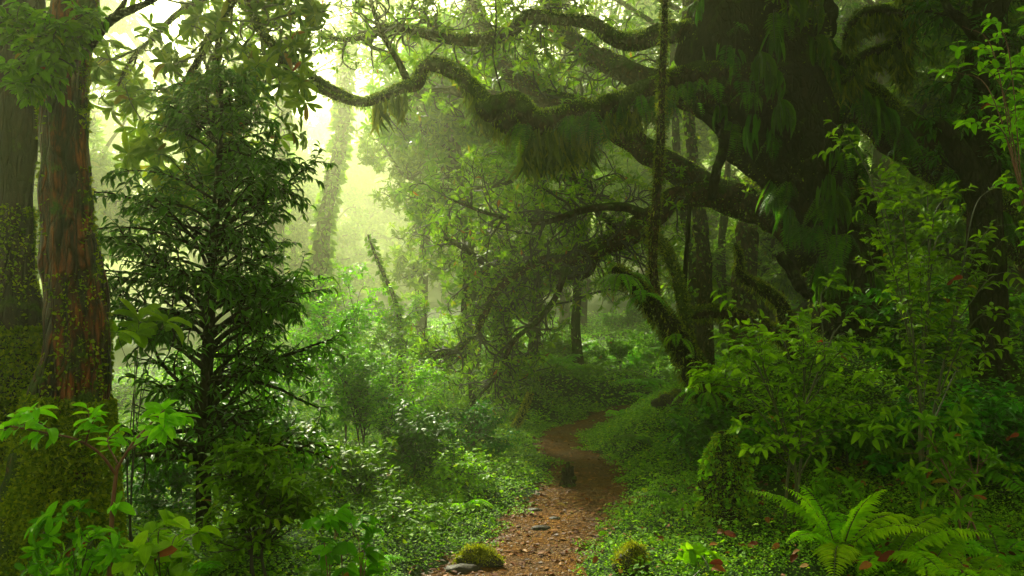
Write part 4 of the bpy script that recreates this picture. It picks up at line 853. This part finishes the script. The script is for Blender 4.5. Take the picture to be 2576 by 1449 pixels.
# middle distance, left of the path
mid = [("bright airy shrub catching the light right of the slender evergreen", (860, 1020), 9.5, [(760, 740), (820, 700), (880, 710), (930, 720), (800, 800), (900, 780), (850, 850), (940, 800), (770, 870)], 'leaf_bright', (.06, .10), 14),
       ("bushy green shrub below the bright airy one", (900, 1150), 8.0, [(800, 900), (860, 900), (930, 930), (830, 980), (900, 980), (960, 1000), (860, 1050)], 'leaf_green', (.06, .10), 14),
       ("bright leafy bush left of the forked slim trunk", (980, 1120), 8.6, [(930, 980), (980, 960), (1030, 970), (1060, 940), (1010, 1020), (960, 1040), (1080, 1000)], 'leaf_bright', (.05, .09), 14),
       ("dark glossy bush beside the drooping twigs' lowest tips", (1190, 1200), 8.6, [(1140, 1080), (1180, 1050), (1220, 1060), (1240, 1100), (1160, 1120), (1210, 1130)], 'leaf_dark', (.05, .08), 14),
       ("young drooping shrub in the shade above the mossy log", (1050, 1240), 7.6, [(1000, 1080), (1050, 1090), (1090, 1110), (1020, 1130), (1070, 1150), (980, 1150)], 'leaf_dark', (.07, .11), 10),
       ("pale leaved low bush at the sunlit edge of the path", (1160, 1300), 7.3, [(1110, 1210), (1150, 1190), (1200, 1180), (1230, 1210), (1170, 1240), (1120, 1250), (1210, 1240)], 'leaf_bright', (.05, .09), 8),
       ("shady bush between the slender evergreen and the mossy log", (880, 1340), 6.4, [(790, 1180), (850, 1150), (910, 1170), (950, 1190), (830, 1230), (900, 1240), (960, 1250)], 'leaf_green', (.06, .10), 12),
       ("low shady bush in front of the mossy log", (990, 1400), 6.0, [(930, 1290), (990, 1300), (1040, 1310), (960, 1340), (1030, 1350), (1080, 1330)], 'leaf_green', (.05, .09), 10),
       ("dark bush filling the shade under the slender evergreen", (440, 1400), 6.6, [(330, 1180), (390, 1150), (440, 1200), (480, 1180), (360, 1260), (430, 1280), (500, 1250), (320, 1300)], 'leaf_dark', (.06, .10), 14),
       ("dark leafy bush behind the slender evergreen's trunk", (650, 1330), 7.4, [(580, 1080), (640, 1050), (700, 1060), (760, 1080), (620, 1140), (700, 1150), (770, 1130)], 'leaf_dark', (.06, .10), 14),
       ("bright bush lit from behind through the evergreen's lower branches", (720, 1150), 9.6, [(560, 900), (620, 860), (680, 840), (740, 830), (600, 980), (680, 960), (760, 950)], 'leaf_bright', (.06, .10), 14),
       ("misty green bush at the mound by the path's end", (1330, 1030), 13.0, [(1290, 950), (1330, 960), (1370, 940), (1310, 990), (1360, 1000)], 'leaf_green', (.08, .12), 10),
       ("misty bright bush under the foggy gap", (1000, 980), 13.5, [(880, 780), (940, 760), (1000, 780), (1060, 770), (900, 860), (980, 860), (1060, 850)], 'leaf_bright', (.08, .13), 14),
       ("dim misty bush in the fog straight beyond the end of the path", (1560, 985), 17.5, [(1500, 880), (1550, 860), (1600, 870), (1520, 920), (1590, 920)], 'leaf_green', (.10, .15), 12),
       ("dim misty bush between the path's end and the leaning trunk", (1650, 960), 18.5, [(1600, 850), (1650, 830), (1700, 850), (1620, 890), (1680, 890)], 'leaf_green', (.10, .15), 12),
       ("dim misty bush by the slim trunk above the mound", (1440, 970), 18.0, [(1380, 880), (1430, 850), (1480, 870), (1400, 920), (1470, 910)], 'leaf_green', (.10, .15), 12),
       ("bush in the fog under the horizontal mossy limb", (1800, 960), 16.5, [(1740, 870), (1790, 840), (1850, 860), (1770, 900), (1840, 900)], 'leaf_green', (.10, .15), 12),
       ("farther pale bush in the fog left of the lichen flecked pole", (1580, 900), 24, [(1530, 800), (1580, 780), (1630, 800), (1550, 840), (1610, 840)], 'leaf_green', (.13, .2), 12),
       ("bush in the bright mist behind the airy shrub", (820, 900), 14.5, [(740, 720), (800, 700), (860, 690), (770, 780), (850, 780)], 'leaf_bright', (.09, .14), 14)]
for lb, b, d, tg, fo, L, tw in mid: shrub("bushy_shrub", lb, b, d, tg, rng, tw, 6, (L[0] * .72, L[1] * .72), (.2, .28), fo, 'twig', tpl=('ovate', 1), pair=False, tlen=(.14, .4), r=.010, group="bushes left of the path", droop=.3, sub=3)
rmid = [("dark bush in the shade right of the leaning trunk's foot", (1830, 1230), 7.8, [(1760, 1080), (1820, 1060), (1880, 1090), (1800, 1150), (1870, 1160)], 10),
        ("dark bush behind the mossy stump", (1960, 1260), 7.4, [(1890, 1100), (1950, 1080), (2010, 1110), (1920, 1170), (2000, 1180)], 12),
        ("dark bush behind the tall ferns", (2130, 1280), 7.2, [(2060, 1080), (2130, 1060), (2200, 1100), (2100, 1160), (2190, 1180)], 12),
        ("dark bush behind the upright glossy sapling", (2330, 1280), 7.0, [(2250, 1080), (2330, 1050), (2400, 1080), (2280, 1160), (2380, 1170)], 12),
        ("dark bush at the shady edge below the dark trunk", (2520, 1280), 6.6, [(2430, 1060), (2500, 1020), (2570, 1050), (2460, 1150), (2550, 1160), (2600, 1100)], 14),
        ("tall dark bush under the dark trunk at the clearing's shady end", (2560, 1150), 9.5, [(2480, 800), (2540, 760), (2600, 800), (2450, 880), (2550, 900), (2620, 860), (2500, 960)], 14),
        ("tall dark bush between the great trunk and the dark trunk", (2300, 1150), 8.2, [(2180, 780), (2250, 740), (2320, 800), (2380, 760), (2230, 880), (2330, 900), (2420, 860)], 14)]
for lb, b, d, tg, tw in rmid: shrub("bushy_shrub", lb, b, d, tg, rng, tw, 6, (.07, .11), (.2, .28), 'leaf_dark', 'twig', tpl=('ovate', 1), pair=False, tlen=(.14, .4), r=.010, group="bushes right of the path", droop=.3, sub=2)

# plants growing on the red barked tree
def epiphyte():
    rng = np.random.default_rng(141); b = W(150, 180, 4.3)
    mains = []
    for q in [(20, 60), (70, 40), (120, 30), (170, 50), (220, 30), (40, 110), (100, 120), (160, 110), (210, 90), (230, 60), (60, 160), (130, 190), (190, 170), (90, 220), (10, 20), (30, 190), (70, 250)]:
        e = W(q[0], q[1], 4.1 + rng.uniform(-.15, .1)); m_ = (b + e) / 2 + np.array([0, -.08, .03]); mains.append(spline([b, m_, e], 16, [.006, .004, .002]))
    plant("epiphyte_shrub", "dark leafy bush growing on the upper trunk of the red barked tree", "shrub", b, mains, rng, [dict(M=150, n=6, len=(.06, .2), flat=.5, t=(.3, 1), rmax=.003, rr=.8)], dict(mode='alt', tpl=('ovate', 2), per=4, L=(.045, .085), W=(.2, .26), pair=True, droop=.3, all=True), 'twig', 'leaf_green', sides=5)
epiphyte()
rng = np.random.default_rng(145)
shrub("rhododendron_shrub", "single bright rosette of large leaves in front of the slender evergreen beside the red trunk", (330, 1300), 4.9, [(345, 800), (300, 835), (390, 820), (420, 815)], rng, 1, 9, (.12, .19), (.15, .2), 'leaf_bright', 'twig', tpl=('obov', 2), mode='whorl', tlen=(.04, .1), r=.006)

# ------------------------------------------------------------------ ferns on the ground
rng = np.random.default_rng(151)
def gf(px, py, d, n, L, lb, mat='fern', el=(35, 65), nn=17, g=.105, pw=.25, tpl=('lance', 1), w=.105, az=(0, 360)):
    b = W(px, py, d); b[2] = gnd(b[0], b[1]) + .01; return fern("fern", b, n, L, rng, lb, el, g, pw, mat, "ferns on the forest floor", az, nn, tpl, w)
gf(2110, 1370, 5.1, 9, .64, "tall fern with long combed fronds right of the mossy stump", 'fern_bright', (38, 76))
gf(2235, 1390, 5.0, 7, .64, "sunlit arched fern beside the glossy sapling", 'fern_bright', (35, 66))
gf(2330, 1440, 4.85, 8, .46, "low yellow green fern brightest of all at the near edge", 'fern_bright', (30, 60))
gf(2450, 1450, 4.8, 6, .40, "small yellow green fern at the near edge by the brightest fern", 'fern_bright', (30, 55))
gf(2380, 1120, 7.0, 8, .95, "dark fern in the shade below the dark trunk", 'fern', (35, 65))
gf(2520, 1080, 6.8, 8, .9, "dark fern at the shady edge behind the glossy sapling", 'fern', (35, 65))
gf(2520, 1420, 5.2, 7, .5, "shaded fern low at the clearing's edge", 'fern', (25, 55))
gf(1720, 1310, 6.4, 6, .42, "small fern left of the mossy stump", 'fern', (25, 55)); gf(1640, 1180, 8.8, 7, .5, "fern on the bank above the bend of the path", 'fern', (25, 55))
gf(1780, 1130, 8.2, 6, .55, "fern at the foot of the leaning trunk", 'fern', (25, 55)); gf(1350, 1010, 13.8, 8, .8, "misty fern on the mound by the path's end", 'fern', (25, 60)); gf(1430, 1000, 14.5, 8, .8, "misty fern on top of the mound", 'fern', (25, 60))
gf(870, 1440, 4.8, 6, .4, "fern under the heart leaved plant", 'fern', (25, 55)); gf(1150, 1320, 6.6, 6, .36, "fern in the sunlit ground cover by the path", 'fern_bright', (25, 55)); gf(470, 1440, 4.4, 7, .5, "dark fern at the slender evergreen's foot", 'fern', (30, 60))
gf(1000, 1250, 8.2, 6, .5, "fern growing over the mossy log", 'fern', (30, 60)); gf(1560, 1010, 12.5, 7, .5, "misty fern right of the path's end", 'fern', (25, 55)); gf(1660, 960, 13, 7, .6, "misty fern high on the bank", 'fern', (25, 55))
fp = gf(1480, 930, 17, 8, .9, "fern in the fog on the slope beyond the path", 'fern', (25, 60), 18, .1, .22, ('lance', 0))
for k in range(46):
    px = rng.uniform(1180, 2050); d = rng.uniform(14.5, 24); x = (px - 1288) / FPX * d
    dup(fp, (x, d, float(gnd(x, d))), rng.uniform(0, 6.28), rng.uniform(.7, 1.4))
tag(fp, group="ferns in the fog on the slope")
for o in bpy.data.objects:
    if o.get("label") == fp["label"]: o["group"] = "ferns in the fog on the slope"

# ------------------------------------------------------------------ stumps, logs, rocks, fallen leaves
def blob(base, r, rng, nu=28, nv=18, amp=.18, sq=(1, 1, 1), fn=None):
    u = np.arange(nu) * 2 * math.pi / nu; v = np.linspace(0, math.pi, nv); U, Vv = np.meshgrid(u, v)
    D = np.stack([np.cos(U) * np.sin(Vv), np.sin(U) * np.sin(Vv), np.cos(Vv)], -1); f = rng.uniform(0, 6, 6)
    n = 1 + amp * (np.sin(3 * D[..., 0] + f[0]) * np.sin(3.4 * D[..., 1] + f[1]) + .5 * np.sin(7 * D[..., 2] + f[2]) * np.sin(6 * D[..., 0] + f[3]) + .3 * np.sin(13 * D[..., 1] + f[4]) * np.sin(12 * D[..., 2] + f[5]))
    X = np.asarray(base) + D * n[..., None] * r * np.array(sq); i, j = np.meshgrid(np.arange(nv - 1), np.arange(nu), indexing='ij'); j2 = (j + 1) % nu
    a, b, c, d = i * nu + j, i * nu + j2, (i + 1) * nu + j2, (i + 1) * nu + j
    return X.reshape(-1, 3), np.stack([np.stack([a, d, c], -1), np.stack([a, c, b], -1)], 2).reshape(-1, 3), D.reshape(-1, 3)
def skin(acc, X, D, count, L, rng, tpl=('lance', 0), Wd=(.2, .35), zmin=-.2, down=.1):
    k = np.where(D[:, 2] > zmin)[0]; i = rng.choice(k, count); p = X[i] + rng.normal(size=(count, 3)) * .012
    leaves(acc, tpl, p, D[i] + rng.normal(size=(count, 3)) * .6 - UP * down, D[i] + rng.normal(size=(count, 3)) * .6, rng.uniform(*L, count), rng.uniform(*Wd, count), rng)
rng = np.random.default_rng(161)
def moss_rock(px, py, d, r, sq, lb, bright=True):
    b = W(px, py, d); b[2] = gnd(b[0], b[1]) + r * sq[2] * .45; root = thing("mossy_rock", b, lb, "rock"); a = Acc(); X, T, D = blob(b, r, rng, amp=.34, sq=sq); a.add(X, T); part(root, "rock", a, M['rock'])
    m = Acc(); skin(m, X, D, 6500, (.004, .011), rng, zmin=.1, Wd=(.4, .6)); part(root, "moss", m, M['moss_bright' if bright else 'moss'])
moss_rock(1585, 1425, 5.0, .10, (.9, .9, 1.1), "upright rock capped in yellow moss in the ground cover right of the path")
moss_rock(1205, 1415, 5.25, .12, (1.2, .7, .5), "low rock with a yellow moss top at the near end of the path")
moss_rock(1700, 1080, 9.8, .18, (1.2, .9, .7), "mossy rock on the bank by the leaning trunk", False)
def stump():
    b = W(1825, 1335, 6.0); b[2] = gnd(b[0], b[1]) - .05; root = thing("mossy_stump", b, "rounded stump overgrown with moss and small leaves right of the path", "stump")
    p, r = spline([b, b + [0, 0, .2], b + [.01, 0, .42], b + [0, 0, .55], b + [-.02, 0, .64]], 24, [.20, .17, .15, .10, .03]); a = Acc(); tubes(a, p, r, 24, .15, rng, cap=True); part(root, "trunk", a, M['bark_dark'])
    m = Acc(); fuzz(m, p, r * 1.1, 7000, (.012, .035), rng, 'all', .2, (.25, .45)); part(root, "moss", m, M['moss_foot'])
    l = Acc(); fuzz(l, p[6:], r[6:] * 1.15, 650, (.015, .055), rng, 'all', .4, (.24, .36), ('ovate', 1)); part(root, "foliage", l, M['leaf_lit'])
stump()
def post():
    b = W(1428, 1235, 7.6); b[2] = gnd(b[0], b[1]) - .03; root = thing("dead_stump", b, "small black rotten stump with splintered fingers standing at the path's edge", "stump")
    a = Acc(); p, r = spline([b, b + [0, 0, .06], b + [.005, 0, .12]], 14, [.085, .066, .056]); tubes(a, p, r, 16, .12, rng, cap=True)
    for dx, h, rr in ((-.035, .20, .024), (.0, .25, .024), (.038, .215, .02), (.055, .13, .024)):
        p, r = spline([b + [dx * .8, -.01, .06], b + [dx, -.01, h * .8], b + [dx * 1.15, -.01, h]], 12, [rr, rr, rr * .6]); tubes(a, p, r, 10, .15, rng, cap=True)
    part(root, "wood", a, M['wood_stump'])
post()
def log(pts, rpx, d, lb, n=4000, bright=False):
    p, r = limb_(pts, rpx, d, 40); root = thing("mossy_log", p[0], lb, "log"); a = Acc(); tubes(a, p, r, 18, .12, rng, cap=True); part(root, "wood", a, M['bark_mossy'])
    m = Acc(); fuzz(m, p, r, n, (.012, .04), rng, 'top', 0, (.15, .3)); part(root, "moss", m, M['moss_bright' if bright else 'moss'])
log([(1010, 1215, 7.6), (1050, 1228, 7.5), (1095, 1250, 7.3), (1135, 1280, 7.1)], [16, 17, 17, 19], 7.5, "fallen mossy log lying in the bushes left of the path")
log([(1290, 1085, 11.0), (1312, 1045, 11.1), (1335, 990, 11.3)], [9, 8, 7], 11, "slim yellow mossy log propped up by the path's far bend", 1500, True)

GF = "large fallen leaves"
def dead(px, py, d, L, lb, n=1, z=.11):
    b = W(px, py, d); b[2] = gnd(b[0], b[1]) + z; a = Acc()
    for k in range(n):
        th = rng.uniform(0, 6.28); leaves(a, ('obov', 2), b[None] + rng.normal(size=(1, 3)) * .01, np.array([[math.cos(th), math.sin(th) * .6, rng.uniform(.1, .7)]]), np.array([[rng.normal() * .3, -.8, .8]]), L * .8, .26, rng, np.array([rng.uniform(.1, .75)]))
    solo("fallen_leaf", a, M['dead_leaf'], lb, "leaf", GF, loc=b)
for px, py, d, L, lb in [(1860, 1375, 5.3, .13, "curled brown leaf largest of those below the mossy stump"), (1800, 1370, 5.4, .09, "dark brown leaf below the mossy stump's foot"), (1880, 1395, 5.1, .08, "brown leaf tucked under the largest curled one"), (1785, 1435, 4.7, .10, "folded brown leaf standing by the little seedling"),
                         (1830, 1445, 4.6, .09, "orange brown leaf at the near edge right of the seedling"), (1935, 1400, 5.0, .08, "brown leaf lying alone in the ground cover before the short sapling"), (1990, 1425, 4.8, .09, "reddish leaf left of the short sapling's stem"), (2200, 1415, 4.8, .15, "big rust red leaf in front of the sunlit arched fern"),
                         (2160, 1420, 4.7, .11, "dark red leaf beside the big rust red one"), (2250, 1400, 4.8, .14, "orange rimmed dead leaf touching the brightest fern"), (2290, 1405, 4.8, .10, "brown leaf under the brightest fern"), (1920, 1330, 5.8, .08, "small red leaf between mossy stump and tall fern"), (1430, 1415, 5.15, .05, "dark leaf at the path's near edge")]:
    dead(px, py, d, L, lb)
for px, py, d, L, lb in [(390, 1400, 3.0, .13, "curled rust brown leaf caught in the low yellow green shrub"), (175, 1385, 2.9, .10, "brown leaf caught in the low glossy sapling"), (2395, 705, 5.3, .12, "red dead leaf caught high in the tall leafy shrub"), (2475, 268, 4.7, .07, "red leaf caught in the bright sprays before the dark trunk"), (2540, 1100, 5.2, .10, "dark red leaf hanging at the shady edge")]:
    b = W(px, py, d); L *= .6; a = Acc(); leaves(a, ('obov', 2), b[None], np.array([[.8, -.1, .35]]), np.array([[.1, -.8, .6]]), L, .24, rng, np.array([.5])); leaves(a, ('obov', 2), b[None] + .01, np.array([[-.5, -.1, -.6]]), np.array([[.3, -.8, .3]]), L * .7, .24, rng, np.array([.25])); solo("fallen_leaf", a, M['dead_leaf'], lb, "leaf", GF, loc=b)
a = Acc(); b = W(1400, 1282, 6.7); b[2] = gnd(b[0], b[1]) + .03; leaves(a, ('lance', 2), b[None], np.array([[.8, -.5, .15]]), np.array([[0, -.3, 1.]]), .09, .2, rng, np.array([1.0])); solo("fallen_leaf", a, M['litter'], "pale dry leaf lying alone on the path past the rotten stump", "leaf", GF, loc=b)
for px, py, d, r, lb in [(1345, 1290, 6.6, .05, "flat grey stone at the path's sunlit edge"), (1395, 1310, 6.35, .035, "small rounded stone in the middle of the path"), (1360, 1335, 6.1, .06, "long flat stone lying across the path"), (1160, 1435, 5.1, .09, "dark flat stone at the near end of the path by the mossy rock")]:
    b = W(px, py, d); b[2] = gnd(b[0], b[1]) + .01; a = Acc(); X, T, D = blob(b, r, rng, 20, 12, .15, (1.2, .8, .4)); a.add(X, T); solo("stone", a, M['rock'], lb, "stone", "stones on the path", loc=b)

# ------------------------------------------------------------------ unseen canopy added overhead to shade the near air, and taller crowns behind
def canopy():
    rng = np.random.default_rng(201); N = 4600
    x = rng.uniform(-15, 13, N); y = rng.uniform(4.6, 23, N)  # shading crowns start ahead of the near plants so sky lights them
    edge = 16 + rng.normal(size=N) * .8
    gap = np.sin(.9 * x + 1) * np.sin(.8 * y + 2 + .5 * x) > .80
    hole = np.hypot((x + 3.9) / .8, (y - 16.6) / 1.1) < 1  # opening cut in the shading crowns for a sun patch
    k = (y < edge) & ~gap & ~hole; x, y = x[k], y[k]; z = np.maximum(6.2, 2.5 + .42 * y) + rng.random(len(x)) ** 1.5 * 2.0
    N = 1500; y2 = rng.uniform(14, 29, N); x2 = rng.uniform(.19, .75, N) * y2 + rng.normal(size=N) * .3; z2 = rng.uniform(6.5, 13.5, N); pxx = 1288 + FPX * x2 / y2; k = (np.sin(.8 * x2) * np.sin(.9 * y2 + .5 * z2) < .6) & ~((pxx > 2100) & (pxx < 2340))  # tall crowns added to keep the sun off the right side
    fill = []
    for N3, p0, p1, r0, r1, d0, d1 in ((480, 1120, 1780, -420, 230, 19, 31), (30, 560, 640, -60, 40, 18, 25), (150, 850, 1040, -80, 170, 20, 29), (150, 1500, 1800, 200, 420, 24, 32)):
        yy = rng.uniform(d0, d1, N3); fill.append(np.array([W(a_, b_, c_) for a_, b_, c_ in zip(rng.uniform(p0, p1, N3), rng.uniform(r0, r1, N3), yy)]))
    C = np.concatenate([np.stack([x, y, z], 1), np.stack([x2, y2, z2], 1)[k]] + fill); roots = np.array([[-7.2, 4.0], [8.6, 3.4], [5.2, 18.0], [9.5, 22.0], [9.0, 15.5], [2.2, 27.0], [-9.0, 25.0]]); own = np.argmin(((C[:, None, :2] - roots[None]) ** 2).sum(-1), 1)
    for q, lb in enumerate(("unseen broad tree left of the viewer, added to shade the near forest", "unseen broad tree right of the viewer, added to shade the near forest", "tall tree added behind the great leaning trunk, its dense crown blocking the sun", "tall tree deep in the fog beyond the dark trunk, added to block the sun", "tall tree between the great trunk and the dark trunk, added to block the sun", "tall slim tree in the fog whose leaves fill the top behind the upper limb", "tall slim tree in the bright fog whose leaves veil the sky beside the drooping boughs")):
        b = np.array([*roots[q], float(gnd(*roots[q])) - .1]); root = thing("shade_canopy_tree", b, lb, "tree")
        p, r = spline([b, b + [.1, 0, 3], b + [.25, .1, 6], b + [0, 0, 9.5]], 30, [.3, .24, .2, .1] if q < 5 else [.2, .16, .13, .07]); a = Acc(); tubes(a, p, r, 14, .1, rng); part(root, "trunk", a, M['bark_mossy'])
        c = C[own == q]; w = Acc(); t = c[rng.choice(len(c), 40)]; st = p[rng.integers(15, 28, 40)]; u = np.linspace(0, 1, 12)[None, :, None]
        P = st[:, None] * (1 - u) + t[:, None] * u; P[..., 2] += np.sin(u[..., 0] * math.pi) * .8
        tubes(w, P, np.linspace(.07, .012, 12)[None] * np.ones((40, 1)), 5); part(root, "branches", w, M['bark_mossy'])
        lf = Acc(); n = 34 if q < 5 else 26; P = np.repeat(c, n, 0) + rng.normal(size=(len(c) * n, 3)) * np.array([.30, .30, .16]); th = rng.uniform(0, 6.28, len(P))
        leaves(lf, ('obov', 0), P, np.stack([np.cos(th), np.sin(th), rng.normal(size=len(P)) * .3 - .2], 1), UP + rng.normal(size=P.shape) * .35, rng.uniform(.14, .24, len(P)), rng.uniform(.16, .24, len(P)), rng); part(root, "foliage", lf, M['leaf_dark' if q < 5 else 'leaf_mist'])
canopy()

def far_woods():
    rng = np.random.default_rng(211); N = 520; y = rng.uniform(52, 126, N); x = rng.uniform(-.72, .72, N) * y; n = 110; r = rng.uniform(1.6, 3.4, N)
    D = nz(rng.normal(size=(N, n, 3))); D[..., 2] = np.abs(D[..., 2]) * 1.3; P = np.stack([x, y, gnd(x, y)], 1)[:, None] + D * r[:, None, None] * rng.uniform(.6, 1, (N, n, 1)); P = P.reshape(-1, 3); a = Acc()
    th = rng.uniform(0, 6.28, len(P)); leaves(a, ('ovate', 0), P, np.stack([np.cos(th), np.sin(th), rng.normal(size=len(P)) * .4], 1), D.reshape(-1, 3) + rng.normal(size=P.shape) * .5, rng.uniform(.5, .95, len(P)), .3, rng)
    solo("distant_woods", a, M['leaf_mist'], kind="stuff", label="far wooded hillside fading into the bright mist")
far_woods()
